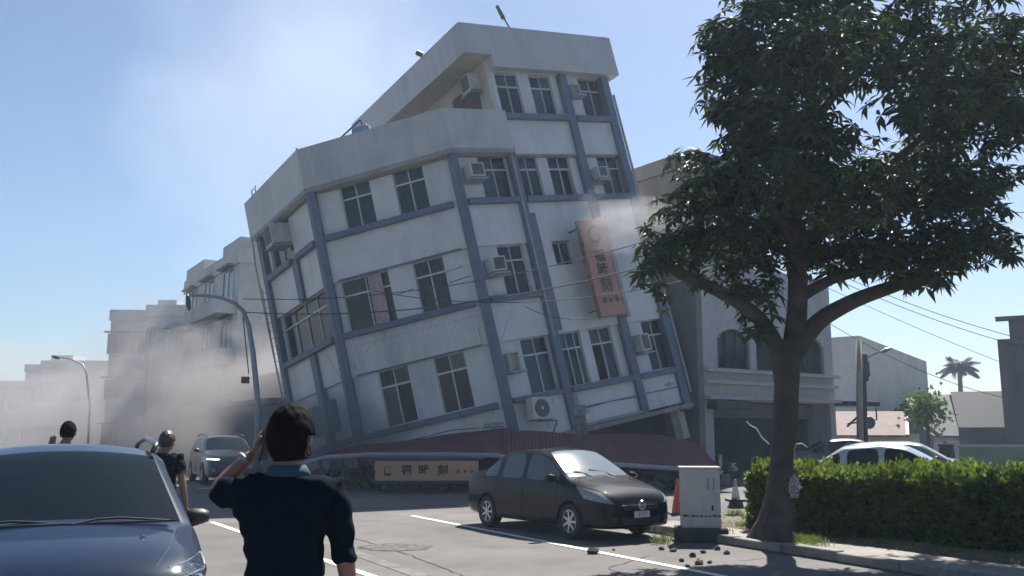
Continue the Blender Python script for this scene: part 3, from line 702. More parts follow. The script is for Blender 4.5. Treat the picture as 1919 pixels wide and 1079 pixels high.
# facade band with arches made of vertical strips
segs = 14
def arch_top(x, a, b, zt): r = (b - a) / 2; c = (a + b) / 2; return zt + math.sqrt(max(0, r * r - (x - c) ** 2)) * .62
x = 0
for a, b in arch:
    wl.box(x, a, -.3, 0, 2.9, 8.2); wl.box(a, b, -.3, 0, 2.9, za)
    for i in range(segs):
        u0 = a + (b - a) * i / segs; u1 = a + (b - a) * (i + 1) / segs; z0 = arch_top((u0 + u1) / 2, a, b, zb_)
        wl.box(u0, u1, -.3, 0, z0, 8.2)
    x = b
wl.box(x, WN, -.3, 0, 2.9, 8.2)
wl.box(0, .45, -.3, 0, 0, 2.9); wl.box(WN - .35, WN, -.3, 0, 0, 2.9)
wl.box(WN - .3, WN, -11, -.3, 0, 8.2)
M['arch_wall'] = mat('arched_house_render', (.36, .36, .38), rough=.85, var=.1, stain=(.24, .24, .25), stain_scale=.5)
wl.build('wall', M['arch_wall'], nb, uv=True)
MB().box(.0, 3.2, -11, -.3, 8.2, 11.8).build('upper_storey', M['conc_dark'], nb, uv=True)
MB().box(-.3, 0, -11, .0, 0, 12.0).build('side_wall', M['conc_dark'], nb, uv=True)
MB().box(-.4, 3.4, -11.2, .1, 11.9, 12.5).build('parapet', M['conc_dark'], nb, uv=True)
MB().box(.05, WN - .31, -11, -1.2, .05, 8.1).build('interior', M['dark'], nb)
for i, (a, b) in enumerate(arch):
    w = MB(); 
    pts = [(a + .03, za + .03)] + [(a + (b - a) * k / 12, arch_top(a + (b - a) * k / 12, a, b, zb_) - .03) for k in range(13)] + [(b - .03, za + .03)]
    w.tube([(p[0], -.15, p[1]) for p in pts + pts[:1]], .035, 4)
    for k in ((1, 2) if i < 2 else (1, 2, 3, 4)): xx = a + (b - a) * k / (3 if i < 2 else 5); w.tube([(xx, -.15, za), (xx, -.15, arch_top(xx, a, b, zb_))], .025, 4)
    w = w.build('window', M['darkmetal'], nb)
    pn = MB(); ring = [(p[0], -.2, p[1]) for p in pts]; pn.add(ring, [tuple(range(len(ring)))]); pn.build('pane', M['pane'], w, fix=False)
    cm = MB(); cm.box(a + .7 if i == 0 else a + .5, b - .55, -.5, -.45, za, zb_ + .4); cm.build('curtain', M['curtain'], w)
for z, o in ((2.95, .35), (3.55, .2), (3.98, .28)): MB().box(-.05, WN + .05, 0, o, z, z + .13).build('ledge', M['arch_wall'], nb, uv=True)
MB().box(.5, WN - .36, -1.0, -.9, 2.3, 2.88).build('lintel', M['conc_dark'], nb)
MB().box(0.1, 2.0, .05, .5, 2.6, 2.9).build('awning_box', M['darkmetal'], nb)
# side awning projecting to the right of it
aw = MB().box(WN, WN + 2.3, -1.0, .6, 2.85, 3.03).build('side_awning', M['darkmetal'], nb)
mb = MB().tube([(WN + .05, .5, 2.0), (WN + 1.2, .5, 2.6), (WN + 1.2, .5, 2.86)], .05, 6).tube([(WN + 2.15, .5, 2.86), (WN + 2.15, .5, 2.3), (WN + .1, .5, 2.1)], .035, 6); mb.build('bracket', M['darkmetal'], aw)

# back right buildings
def at2(px, Y): p = P(px, 815, Y); return (p.x, p.y)
house('apartment_block', 'tall blank beige block behind the utility pole', (19.2, 56.5), (.93, .36), 8.6, 12, 6.4, M['wallC'], 3, 0, roof='none')
t = [o for o in C.objects if o.get('label') == 'tall blank beige block behind the utility pole'][0]
mb = MB().add([(0, 0, 6.4), (8.6, 0, 6.4), (8.6, -12, 6.4), (0, -12, 6.4), (3.2, 0, 7.9), (3.2, -12, 7.9), (0, 0, 7.6), (0, -12, 7.6)], [(0, 1, 4, 6), (1, 2, 5, 4), (4, 5, 7, 6), (2, 3, 7, 5), (0, 6, 7, 3)]); mb.build('roof', M['wallC'], t, uv=True)
MB().box(8.6, 9.3, -11, -1, 0, 4.6).build('annex', M['wallC'], t, uv=True)
# low house, pinkish sheet roof
M['pinkroof'] = mat('faded_red_sheet_roof', (.13, .085, .075), rough=.8, var=.15, stain=(.1, .06, .055))
hp = P(1540, 838, 44); t = empty('low_house', (hp.x, hp.y, 0)); tag(t, 'low house with a faded pink sheet roof and red gable edge behind the pole', 'house')
Wd = 4.9
MB().box(0, Wd - .2, 0, 7, 0, 1.7).build('wall', M['wallC'], t, uv=True)
MB().add([(-.3, -.5, 1.55), (Wd - 1.0, -.5, 1.55), (Wd + .35, 2.6, 2.75), (-.3, 2.6, 2.75), (-.3, -.5, 1.63), (Wd - 1.0, -.5, 1.63), (Wd + .35, 2.6, 2.83), (-.3, 2.6, 2.83)], [(0, 1, 2, 3), (4, 5, 6, 7), (0, 1, 5, 4), (1, 2, 6, 5), (2, 3, 7, 6), (3, 0, 4, 7)]).build('roof', M['pinkroof'], t)
gx = Wd + .35
MB().tube([(Wd - 1.0, -.55, 1.6), (gx, 2.55, 2.86), (gx + 1.6, 2.6, 1.6)], .1, 4).build('gable_edge', mat('red_edge', (.22, .06, .05), rough=.6), t)
MB().add([(Wd - .9, 2.8, 0), (gx + 1.4, 2.8, 0), (gx + 1.4, 2.8, 1.6), (gx, 2.8, 2.75), (Wd - .9, 2.8, 1.6), (Wd - .9, 7, 0), (gx + 1.4, 7, 0), (gx + 1.4, 7, 1.6), (gx, 7, 2.75), (Wd - .9, 7, 1.6)], [(0, 1, 2, 3, 4), (5, 6, 7, 8, 9), (2, 3, 8, 7), (3, 4, 9, 8), (0, 4, 9, 5), (1, 2, 7, 6)]).build('gable_wall', mat('blue_grey_gable', (.13, .15, .19), rough=.8), t)
MB().box(1.2, 1.7, -.04, 0, .5, 1.1).build('window', M['winfar'], t)
# grey roofed shed
M['greyroof'] = mat('grey_sheet_roof', (.08, .083, .09), rough=.8, var=.12, stain=(.05, .05, .055)); M['darkroof'] = mat('dark_tile_roof', (.016, .017, .02), rough=.8, var=.2)
hp = P(1740, 838, 52); t = empty('shed', (hp.x, hp.y, 0)); tag(t, 'long shed with a grey and dark pitched roof at right beyond the hedge', 'shed')
kk = 52 / FPX
MB().add([(0, 0, 1.6), (1.0 * kk * 60, 0, 1.6), (3.3, 4, 4.1), (.6, 4, 3.9), (0, 0, 1.5), (60 * kk, 0, 1.5)], [(0, 1, 2, 3), (0, 1, 5, 4)]).build('roof', M['greyroof'], t)
MB().add([(60 * kk, -.02, 1.6), (7.2, -.02, 1.6), (7.2, 4, 4.3), (3.4, 4, 4.25)], [(0, 1, 2, 3)]).build('roof', M['darkroof'], t)
MB().box(.1, 7.0, .4, 9, 0, 1.5).build('wall', M['wallB'], t, uv=True); MB().box(.8, 3.4, -.5, .0, 1.15, 1.28).build('gutter', M['trim'], t)
MB().add([(.6, 4, 3.88), (3.3, 4, 4.08), (7.2, 4, 4.28), (7.2, 9, 1.5), (.1, 9, 1.5)], [(0, 1, 2, 3, 4)]).build('roof', M['darkroof'], t)
# dark building at the right edge
hp = P(1886, 840, 36); t = house('apartment_block', 'dark tall block cut by the right edge of the picture', (hp.x, hp.y), (.87, -.49), 7, 10, 5.4, M['conc_dark'], 2, 2, roof='none')
MB().box(.45, 7, -10, 0, 5.4, 6.15).build('upper_storey', M['conc_dark'], t, uv=True); MB().box(.0, 1.2, -.4, .25, 6.15, 6.28).build('roof_ledge', M['conc_dark'], t); MB().box(-1.7, 0, -3, -1, 0, 1.95).build('side_wing', M['conc_dark'], t)
# green fence and its post
gp = P(1802, 862, 32); M['greenf'] = mat('green_sheet_fence', (.10, .17, .11), rough=.6, var=.15, stain=(.14, .16, .12))
t = empty('sheet_fence', (gp.x, gp.y, 0)); tag(t, 'pale green sheet fence beyond the hedge at right', 'fence')
mb = MB()
for k in range(24): mb.box(k * .25, k * .25 + .24, 0, .03 + .02 * (k % 2), .05, 1.22)
mb.build('panel', M['greenf'], t); MB().box(-.05, 6.1, -.03, .08, 1.225, 1.30).build('top_rail', M['steel'], t)
for k in range(4): MB().box(k * 2, k * 2 + .07, .06, .13, 0, 1.2).build('post', M['steel'], t)
gp = P(1775, 862, 30); o = MB().lathe([(0, 0), (.23, 0), (.21, .3), (.25, .8), (.22, 1.25), (.27, 1.35), (0, 1.3)], None, 14).build('tree_stump', M['bark'], smooth=True); o.location = (gp.x, gp.y, 0)
tag(o, 'short brown stump standing left of the green fence', 'stump')

# ------------------------------------------------------------------ street lamps, poles, cables
M['pole'] = mat('lamp_pole_steel', (.20, .22, .25), rough=.45, metal=.5, var=.15)
def lamp(label, pts, Y, r0, r1, head, base_px):
    b = P(base_px[0], 815, Y); t = empty('street_lamp', (b.x, b.y, 0)); tag(t, label, 'street lamp')
    w = [P(x, y, Y) for x, y in pts]; w = [Vector((w[0].x + (w[0].x - w[1].x) * .3, Y, 0))] + w
    n = len(w); o = MB().tube([p - t.location for p in w], [r0 + (r1 - r0) * i / (n - 1) for i in range(n)], 10).build('pole', M['pole'], t, smooth=True)
    hp = P(*head[0], Y) - t.location; hq = P(*head[1], Y) - t.location; d = hq - hp
    rows = [hp + d * k for k in (0, .15, .5, .85, 1.0)]
    MB().tube(rows, [head[2] * k for k in (.3, .8, 1, .8, .25)], 10).build('lamp_head', M['darkmetal'], t, smooth=True)
    MB().tube([hp.lerp(hq, .3) + Vector((0, -.02, -head[2] * .55)), hp.lerp(hq, .8) + Vector((0, -.02, -head[2] * .55))], head[2] * .5, 8).build('diffuser', M['lens'], t)
    return t
t = lamp('tall curved grey street lamp standing in the dust left of the leaning building', [(484, 765), (480, 720), (474, 660), (466, 610), (456, 583), (440, 568), (415, 558), (385, 554), (356, 553)], 28, .10, .045, ((351, 551), (355, 582), .075), (488, 815))
bx = P(472, 712, 28) - t.location
MB().box(bx.x - .3, bx.x - .1, -.1, .1, bx.z - .1, bx.z + .1).build('junction_box', M['darkmetal'], t)
MB().tube([P(455, 590, 28) - t.location, P(466, 700, 28) - t.location], .018, 5).build('wire', M['cable'], t)
lamp('thin far street lamp whose arm rises above the dusty roofs at left', [(168, 760), (162, 700), (155, 683), (130, 672), (108, 669)], 62, .08, .045, ((98, 668), (112, 671), .12), (170, 815))
# utility pole on the right with transformer cans, lamp and round sign
b = P(1610, 838, 37); t = empty('utility_pole', (b.x, b.y, 0)); tag(t, 'concrete utility pole with equipment boxes and a lamp arm beyond the white sedan', 'utility pole')
rl = lambda px, py: P(px, py, 37) - t.location
M['polec'] = mat('pole_concrete', (.26, .23, .19), rough=.9, var=.15)
MB().tube([Vector((0, 0, 0)), rl(1609, 636)], [.15, .11], 12).build('pole', M['polec'], t, smooth=True)
MB().tube([rl(1622, 835) - Vector((0, 0, .6)), rl(1619, 690)], .09, 8).build('cable_riser', M['darkmetal'], t)
a = rl(1618, 668); MB().box(a.x - .05, a.x + .12, -.14, .14, a.z - 1.0, a.z + .1).build('equipment_box', M['darkmetal'], t, bevel=.02)
a = rl(1624, 692); MB().box(a.x - .05, a.x + .1, -.1, .1, a.z - .3, a.z + .3).build('equipment_box', M['darkmetal'], t, bevel=.02)
MB().tube([rl(1617, 675), rl(1640, 663), rl(1655, 657)], .035, 6).build('lamp_arm', M['steel'], t)
MB().tube([rl(1650, 660), rl(1660, 656), rl(1671, 652)], [.05, .1, .04], 8).build('lamp_head', M['steel'], t)
MB().lathe([(0, .03), (.24, .03), (.25, 0), (0, 0)], Matrix.Translation(rl(1629, 792)) @ Matrix.Rotation(R_(90), 4, 'X') @ Matrix.Rotation(0, 4, 'Y'), 20).build('round_sign', M['darkmetal'], t)
def cable(label, a, b, sag, r=.018, group=None, n=24):
    r *= .62
    pts = []
    for i in range(n + 1):
        k = i / n; p = a.lerp(b, k); p.z -= sag * 4 * k * (1 - k); pts.append(p)
    o = MB().tube(pts, r, 5).build('power_cable', M['cable']); tag(o, label, 'cable', group or 'power cables over the street'); return o
cable('black cable crossing the front of the orange signboard, highest of the three', P(1560, 330, 22), P(455, 560, 28), .9, .022)
cable('black cable crossing the leaning building just below the small window', P(1560, 385, 22), P(462, 585, 28), .9, .028)
cable('black cable meeting the lower half of the orange signboard', P(1560, 440, 22), P(700, 545, 27), .9, .02)
cable('short black cable hanging in a loop under the orange signboard', P(1165, 580, 27.5), P(985, 575, 27.6), .35, .018)
cable('thin cable slung low in the sky, nearest the utility pole', P(1545, 600, 37), P(2050, 765, 40), .9, .02)
cable('pair cable, upper one, reaching the dark block at the right edge', P(1500, 480, 34), P(1980, 650, 34), .35, .02)
cable('pair cable, lower one, reaching the dark block at the right edge', P(1500, 492, 34), P(1990, 668, 36), .35, .02)
cable('thin faint cable between the crown of the tree and the dark block', P(1480, 505, 36), P(2000, 725, 40), .2, .016)
cable('cable leaving the right side of the crown near mid height', P(1700, 345, 22), P(2050, 300, 22), .15, .018)
cable('cable leaving the right side of the crown, lower', P(1700, 385, 22), P(2050, 395, 22), .1, .016)
# ------------------------------------------------------------------ vehicles
M['black_paint'] = mat('black_car_paint', (.004, .006, .009), rough=.5, var=.05, coat=.9, spec=.02)
M['black_paint'].node_tree.nodes['Principled BSDF'].inputs['Coat Roughness'].default_value = .03
M['navy_paint'] = mat('dark_navy_car_paint', (.006, .016, .040), rough=.4, var=.05, coat=.6, spec=.05)
M['bluegrey_paint'] = mat('blue_grey_car_paint', (.022, .036, .062), rough=.35, var=.05, coat=.7)
M['white_paint'] = mat('silver_white_car_paint', (.33, .36, .40), rough=.3, var=.04, coat=.6)
M['dkgrey_paint'] = mat('dark_grey_car_paint', (.03, .03, .035), rough=.35, var=.05, coat=.5)
M['carglass'] = glass_mat('car_glass', tint=(.55, .65, .68), through=.5, rough=.02, body=(.16, .21, .235))
M['carglass_dark'] = glass_mat('tinted_car_glass', tint=(.10, .13, .15), through=.35, rough=.02, body=(.004, .010, .014))
M['dusty_sky_glass'] = glass_mat('dusty_sky_windscreen', tint=(.4, .5, .52), through=.45, rough=.12, body=(.20, .25, .29))  # pale body colour holds the bright sky reflection as well as dust
M['rail'] = mat('roof_rail_metal', (.10, .11, .12), rough=.35, metal=.6, var=.05)
M['seat'] = mat('car_seat', (.05, .05, .055), rough=.9, var=.1)
M['plate'] = mat('number_plate', (.6, .6, .6), rough=.5, var=.05)

for k_ in ('black_paint', 'navy_paint', 'bluegrey_paint'): M[k_].node_tree.nodes['Principled BSDF'].inputs['Coat IOR'].default_value = 1.32

def make_car(name, label, loc, heading, st, paint, glass, sc=1.0, wb=(-1.3, 1.3), wr=.31, track=.80, seats=True, roof_glassx=None, spokes=7, wind=(.55, 1.15), back=(-.95, -1.55), sideg=None, mirror=(.92, .84, 1.02), wheel_w=.2, cat='car', group=None):
    """st rows: x, w, zb, zbelt, y5, z5, y6, z6, zc, flag ; sideg: list of (i0,i1) station spans with side glass"""
    t = empty(name, loc, heading); t.scale = (sc, sc, sc); tag(t, label, cat, group)
    rows = []
    for s in st:
        x, w, zb, bl, y5, z5, y6, z6, zc = s[:9]
        rows.append([(x, 0, zb), (x, w * .72, zb), (x, w * .955, zb + .03), (x, w * .99, zb + .12), (x, w, zb + .45 * (bl - zb)), (x, w * .985, zb + .80 * (bl - zb)), (x, w * .955, bl),
                     (x, y5, z5), (x, y6, z6), (x, y6 * .5, z6 + (zc - z6) * .75), (x, 0, zc)])
    n = len(rows[0]); bm = bmesh.new(); V = []
    for r in rows:
        right = [bm.verts.new(p) for p in r]; left = [right[0]] + [bm.verts.new((p[0], -p[1], p[2])) for p in r[1:-1]] + [right[-1]]
        V.append((right, left))
    cl = bm.edges.layers.float.new('crease_edge')
    def face(vs, mi=0):
        f = bm.faces.new(vs); f.material_index = mi; return f
    xs = [s[0] for s in st]
    for i in range(len(rows) - 1):
        for side in (0, 1):
            a, b = V[i][side], V[i + 1][side]
            for j in range(n - 1):
                mi = 0
                xm = (xs[i] + xs[i + 1]) / 2
                if j == 6 and any(lo - 1e-3 <= xm <= hi + 1e-3 for lo, hi in sideg): mi = 1
                if j >= 8 and (wind[0] <= xm <= wind[1]): mi = 2
                if j == 7 and paint is M['navy_paint'] and wind[0] <= xm <= wind[1]: mi = 4
                if j >= 8 and (back[1] <= xm <= back[0]): mi = 3
                vs = [a[j], b[j], b[j + 1], a[j + 1]]
                face(vs if side else vs[::-1], mi)
    for k, idx in ((0, 0), (1, -1)):
        r, l = V[idx]
        for j in range(n - 1):
            vs = [r[j], r[j + 1], l[j + 1], l[j]]
            vs2 = []
            for v in vs:
                if v not in vs2: vs2.append(v)
            face(vs2 if k == 0 else vs2[::-1], 0)
    bm.edges.ensure_lookup_table()
    for e in bm.edges:
        ms = {f.material_index for f in e.link_faces}
        if len(ms) > 1: e[cl] = .75
        # shoulder and sill creases
    for i in range(len(rows) - 1):
        for side in (0, 1):
            for j, c in ((6, .35), (2, .4), (7, .3)):
                e = bm.edges.get((V[i][side][j], V[i + 1][side][j]))
                if e: e[cl] = max(e[cl], c)
    bmesh.ops.recalc_face_normals(bm, faces=bm.faces)
    me = bpy.data.meshes.new('body'); bm.to_mesh(me); bm.free()
    for mm in (paint, glass, glass, glass, M['plastic']): me.materials.append(mm)
    o = bpy.data.objects.new('tmp', me); C.objects.link(o)
    md = o.modifiers.new('s', 'SUBSURF'); md.levels = 3; md.render_levels = 3
    me = evald(o, 'body'); o = bpy.data.objects.new('tmp', me); C.objects.link(o)
    # wheel wells
    cut = MB(); wy = max(s[1] for s in st)
    for x in wb:
        for sg in (-1, 1):
            Mx = Matrix.Translation((x, sg * (wy - .15), wr)) @ Matrix.Rotation(R_(90), 4, 'X')
            cut.lathe([(0, -.30), (wr * 1.16, -.30), (wr * 1.16, .30), (0, .30)], Mx, 32)
    co = cut.build('cut', M['plastic']); 
    b_ = o.modifiers.new('b', 'BOOLEAN'); b_.object = co; b_.operation = 'DIFFERENCE'; b_.solver = 'EXACT'; b_.material_mode = 'TRANSFER'
    me = evald(o, 'body'); bpy.data.objects.remove(co)
    for p in me.polygons: p.use_smooth = True
    me.set_sharp_from_angle(angle=R_(34))
    mats = [m_.name if m_ else '' for m_ in me.materials]
    # split by material: glass parts become their own meshes
    bm = bmesh.new(); bm.from_mesh(me)
    bvh = BVHTree.FromBMesh(bm)
    for f in bm.faces:
        cm_ = f.calc_center_median()
        if f.material_index in (1, 2, 3) and cm_.z < .80: f.material_index = 4
    def sub(pred, nm, m_):
        b2 = bm.copy(); bmesh.ops.delete(b2, geom=[f for f in b2.faces if not pred(f)], context='FACES')
        if len(b2.faces) == 0: b2.free(); return None
        mm = bpy.data.meshes.new(nm); b2.to_mesh(mm); b2.free(); mm.materials.clear(); mm.materials.append(m_)
        for p in mm.polygons: p.material_index = 0
        return obj(nm, mm, t)
    GI = {1, 2, 3}; wsg = M['dusty_sky_glass'] if paint is M['black_paint'] or paint is M['white_paint'] else glass
    b2 = bm.copy(); bmesh.ops.delete(b2, geom=[f for f in b2.faces if f.material_index in GI], context='FACES')
    mm = bpy.data.meshes.new('body'); b2.to_mesh(mm); b2.free(); mm.materials.clear(); mm.materials.append(paint); mm.materials.append(M['plastic'])
    for p in mm.polygons: p.material_index = 1 if p.material_index >= 4 else 0
    body = obj('body', mm, t)
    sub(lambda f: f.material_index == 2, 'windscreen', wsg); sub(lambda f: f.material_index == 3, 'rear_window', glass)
    mid = [(lo, hi) for lo, hi in sideg]
    for lo, hi in mid:
        for sg in (-1, 1):
            sub(lambda f: f.material_index == 1 and lo - .02 <= f.calc_center_median().x <= hi + .02 and f.calc_center_median().y * sg > 0, 'side_window', glass)
    # patches projected on the body
    def patch(nm, quad, d, m_, off=.006, nu=10, nv=6, parent=t, thick=0.0):
        d = Vector(d).normalized(); q4 = [Vector(x) for x in quad]; mb = MB(); ok = []
        for i in range(nu + 1):
            for j in range(nv + 1):
                u, v = i / nu, j / nv
                p = (q4[0] * (1 - u) + q4[1] * u) * (1 - v) + (q4[3] * (1 - u) + q4[2] * u) * v
                hit, nn, _, _ = bvh.ray_cast(p - d * 2.0, d)
                if hit is None: mb.v.append(tuple(p)); ok.append(False)
                else:
                    if nn.dot(d) > 0: nn = -nn
                    mb.v.append(tuple(hit + nn * off)); ok.append(True)
        for i in range(nu):
            for j in range(nv):
                a = i * (nv + 1) + j; f = (a, a + 1, a + nv + 2, a + nv + 1)
                if all(ok[k] for k in f): mb.f.append(f)
        if not mb.f: return None
        return mb.build(nm, m_, parent, smooth=True)
    def seam(pts, d, m_=M['plastic'], r=.006, nm='seam'):
        d = Vector(d).normalized(); out = []
        for a, b in zip(pts, pts[1:]):
            for k in range(8): 
                p = Vector(a).lerp(Vector(b), k / 8); h, nn, _, _ = bvh.ray_cast(p - d * 2, d)
                if h is not None: out.append(h)
        if len(out) > 2: MB().tube(out, r, 5).build(nm, m_, t)
    # wheels
    for x in wb:
        for sg in (-1, 1):
            Mx = Matrix.Translation((x, sg * track, wr)) @ Matrix.Rotation(R_(-90 * sg), 4, 'X')
            h = wheel_w / 2
            w = MB().lathe([(wr * .66, -h), (wr * .93, -h), (wr, -h * .7), (wr, h * .7), (wr * .93, h), (wr * .66, h), (wr * .64, h * .5), (wr * .64, -h * .5)], Mx, 36, close=True).build('wheel', M['rubber'], t, smooth=True, auto=35)
            rm = MB().lathe([(wr * .655, -h), (wr * .655, h * .92), (wr * .60, h * .95), (wr * .59, h * .5), (wr * .57, -h)], Mx, 36)
            for k in range(spokes):
                a = 2 * math.pi * k / spokes; R = Mx @ Matrix.Rotation(a, 4, 'Z')
                rm.prism([(wr * .1, -wr * .075), (wr * .6, -wr * .055), (wr * .6, wr * .055), (wr * .1, wr * .075)], h * .55, h * .85, R)
            rm.lathe([(0, h * .9), (wr * .15, h * .9), (wr * .17, h * .5)], Mx, 16)
            rm.build('rim', M['rim'], w, smooth=True, auto=30)
            MB().lathe([(0, h * .25), (wr * .56, h * .25), (wr * .56, h * .1)], Mx, 20).build('brake_disc', M['darkmetal'], w)
    # mirrors
    mx, my, mz = mirror
    for sg in (-1, 1):
        m1 = MB().lathe([(0, -.1), (.06, -.095), (.085, -.04), (.088, .03), (.07, .09), (0, .1)], Matrix.Translation((mx, sg * (my + (.05 if paint is M['navy_paint'] else .10)), mz)) @ Matrix.Scale(.85 if paint is M['navy_paint'] else 1, 4) @ Matrix.Rotation(R_(90), 4, 'X') @ Matrix.Scale(.8, 4, (0, 1, 0)), 14).tube([(mx + .02, sg * (my - .06), mz - .07), (mx + .02, sg * (my + .06), mz - .04)], .022, 6).build('door_mirror', M['plastic'] if paint is M['navy_paint'] else paint, t, smooth=True)
    if seats:
        for x in (.15, -.75):
            for y in (-.36, .36):
                MB().box(x - .28, x + .2, y - .24, y + .24, .35, .52).box(x - .34, x - .22, y - .23, y + .23, .5, .98).box(x - .33, x - .25, y - .12, y + .12, 1.0, 1.2).build('seat', M['seat'], t, bevel=.03)
    return t, patch, seam, bvh

SEDAN = [(-2.21, .60, .40, .74, .46, .84, .38, .86, .87), (-2.14, .76, .28, .86, .60, .97, .52, .99, 1.0), (-1.98, .81, .24, .95, .66, 1.03, .57, 1.05, 1.06),
         (-1.62, .835, .20, .97, .70, 1.05, .60, 1.07, 1.08), (-1.42, .84, .19, .97, .70, 1.10, .60, 1.12, 1.13), (-.98, .845, .18, .965, .645, 1.36, .55, 1.42, 1.445),
         (-.85, .845, .18, .96, .64, 1.385, .55, 1.45, 1.475), (-.14, .845, .18, .955, .645, 1.435, .56, 1.495, 1.525), (-.04, .845, .18, .955, .645, 1.435, .56, 1.495, 1.525),
         (.36, .845, .18, .95, .64, 1.40, .55, 1.45, 1.485), (.52, .845, .18, .95, .65, 1.33, .56, 1.385, 1.42), (.95, .845, .18, .945, .735, 1.10, .66, 1.14, 1.18), (1.14, .845, .18, .94, .765, .995, .70, 1.02, 1.06),
         (1.30, .84, .18, .92, .75, .955, .66, .98, 1.01), (1.75, .82, .19, .84, .68, .885, .58, .90, .925), (2.02, .77, .20, .74, .60, .79, .50, .805, .82), (2.15, .69, .22, .64, .52, .69, .42, .70, .71), (2.21, .56, .30, .52, .42, .565, .34, .57, .575)]
kc = Vector((.565, -.825))
t, patch, seam, bvh = make_car('parked_car', 'black four door sedan parked beside the white roadside cabinet', (.87, 16.37, 0), math.atan2(-.825, .565), SEDAN, M['black_paint'], M['carglass'], sc=.935, wb=(-1.3, 1.3), wr=.30, track=.745,
                         sideg=[(-.85, -.14), (-.04, .52), (-1.42, -.98), (.52, .95)], wind=(.36, 1.14), back=(-.98, -1.62))
for sg in (-1, 1):
    patch('headlight', [(1.70, sg * .84, .70), (1.48, sg * .84, .90), (1.95, sg * .66, .80), (2.15, sg * .52, .62)], (-.6, -sg * .8, 0), M['lens'], nu=12, nv=8)
    patch('fog_lamp', [(2.1, sg * .62, .42), (2.1, sg * .52, .42), (2.1, sg * .52, .34), (2.1, sg * .62, .34)], (-1, 0, 0), M['plastic'], nu=4, nv=4)
    patch('tail_light', [(-2.0, sg * .8, .92), (-2.16, sg * .66, .90), (-2.16, sg * .66, .72), (-2.0, sg * .8, .70)], (1, -sg * .6, 0), mat('tail_lens', (.25, .02, .02), rough=.2), nu=6, nv=6)
    seam([(.42 + .05, sg * .9, .9), (.56 - .06, sg * .9, .3), (-.05, sg * .9, .22), (-.09, sg * .9, .94)], (0, -sg, 0)); seam([(-.09, sg * .9, .9), (-.1, sg * .9, .22), (-.8, sg * .9, .24), (-.98, sg * .9, .55), (-.98, sg * .9, .93)], (0, -sg, 0))
    seam([(1.02, sg * .9, .9), (1.05, sg * .9, .4), (.98, sg * .9, .22), (.3, sg * .9, .22)], (0, -sg, 0))
    for x in (.02, -.82): 
        h = bvh.ray_cast(Vector((x, sg * 2, .82)), Vector((0, -sg, 0)))[0]
        MB().tube([h + Vector((-.08, sg * .01, 0)), h + Vector((-.04, sg * .03, .005)), h + Vector((.05, sg * .03, .005)), h + Vector((.09, sg * .01, 0))], .011, 6).build('door_handle', M['black_paint'], t, smooth=True)
patch('grille', [(2.1, -.42, .64), (2.1, .42, .64), (2.1, .36, .52), (2.1, -.36, .52)], (-1, 0, 0), M['plastic'], off=.008, nu=16)
seam([(2.2, -.42, .60), (2.2, .42, .60)], (-1, 0, 0), M['chrome'], .012, 'grille_bar'); patch('lower_grille', [(2.1, -.45, .40), (2.1, .45, .40), (2.1, .38, .28), (2.1, -.38, .28)], (-1, 0, 0), M['plastic'], off=.006, nu=16)
MB().lathe([(.05, 0), (.06, .012), (.075, .012), (.08, 0)], Matrix.Translation((2.235, 0, .595)) @ Matrix.Rotation(R_(90), 4, 'Y'), 20).box(2.23, 2.245, -.085, .085, .582, .608).build('emblem', M['chrome'], t)
pl = MB().box(2.215, 2.235, -.17, .17, .395, .50).build('number_plate', M['plate'], t, bevel=.004)
text_obj('plate_lettering', '5717', .1, M['ink'], pl, Matrix.Translation((2.238, 0, .447)) @ Matrix.Rotation(R_(90), 4, 'Z') @ Matrix.Rotation(R_(90), 4, 'X'), .001)
for yy in (-.32, .18): MB().tube([(1.24, yy + .1, 1.03), (1.05, yy, 1.10), (1.0, yy - .32, 1.15)], .010, 5).build('wiper', M['plastic'], t)

SUV = [(-2.17, .60, .45, .95, .52, 1.10, .44, 1.13, 1.15), (-2.10, .80, .32, 1.02, .66, 1.22, .56, 1.27, 1.29), (-1.95, .86, .27, 1.05, .68, 1.36, .58, 1.42, 1.45), (-1.55, .885, .24, 1.05, .70, 1.46, .60, 1.53, 1.56),
       (-1.0, .89, .22, 1.04, .70, 1.49, .60, 1.56, 1.60), (-.9, .89, .22, 1.04, .70, 1.49, .60, 1.56, 1.605), (-.10, .89, .22, 1.03, .695, 1.49, .60, 1.56, 1.61), (0, .89, .22, 1.03, .695, 1.49, .60, 1.555, 1.605),
       (.28, .89, .22, 1.02, .69, 1.45, .605, 1.51, 1.56), (.42, .89, .22, 1.02, .70, 1.39, .62, 1.45, 1.50), (.85, .89, .22, 1.01, .79, 1.14, .71, 1.19, 1.25), (1.06, .89, .22, 1.00, .82, 1.035, .75, 1.07, 1.12),
       (1.22, .885, .22, .98, .80, 1.01, .70, 1.05, 1.075), (1.65, .87, .23, .90, .74, .965, .62, 1.0, 1.02), (1.95, .83, .24, .82, .66, .90, .54, .93, .95), (2.10, .76, .26, .74, .58, .81, .48, .84, .855), (2.17, .62, .34, .64, .50, .70, .40, .72, .73)]
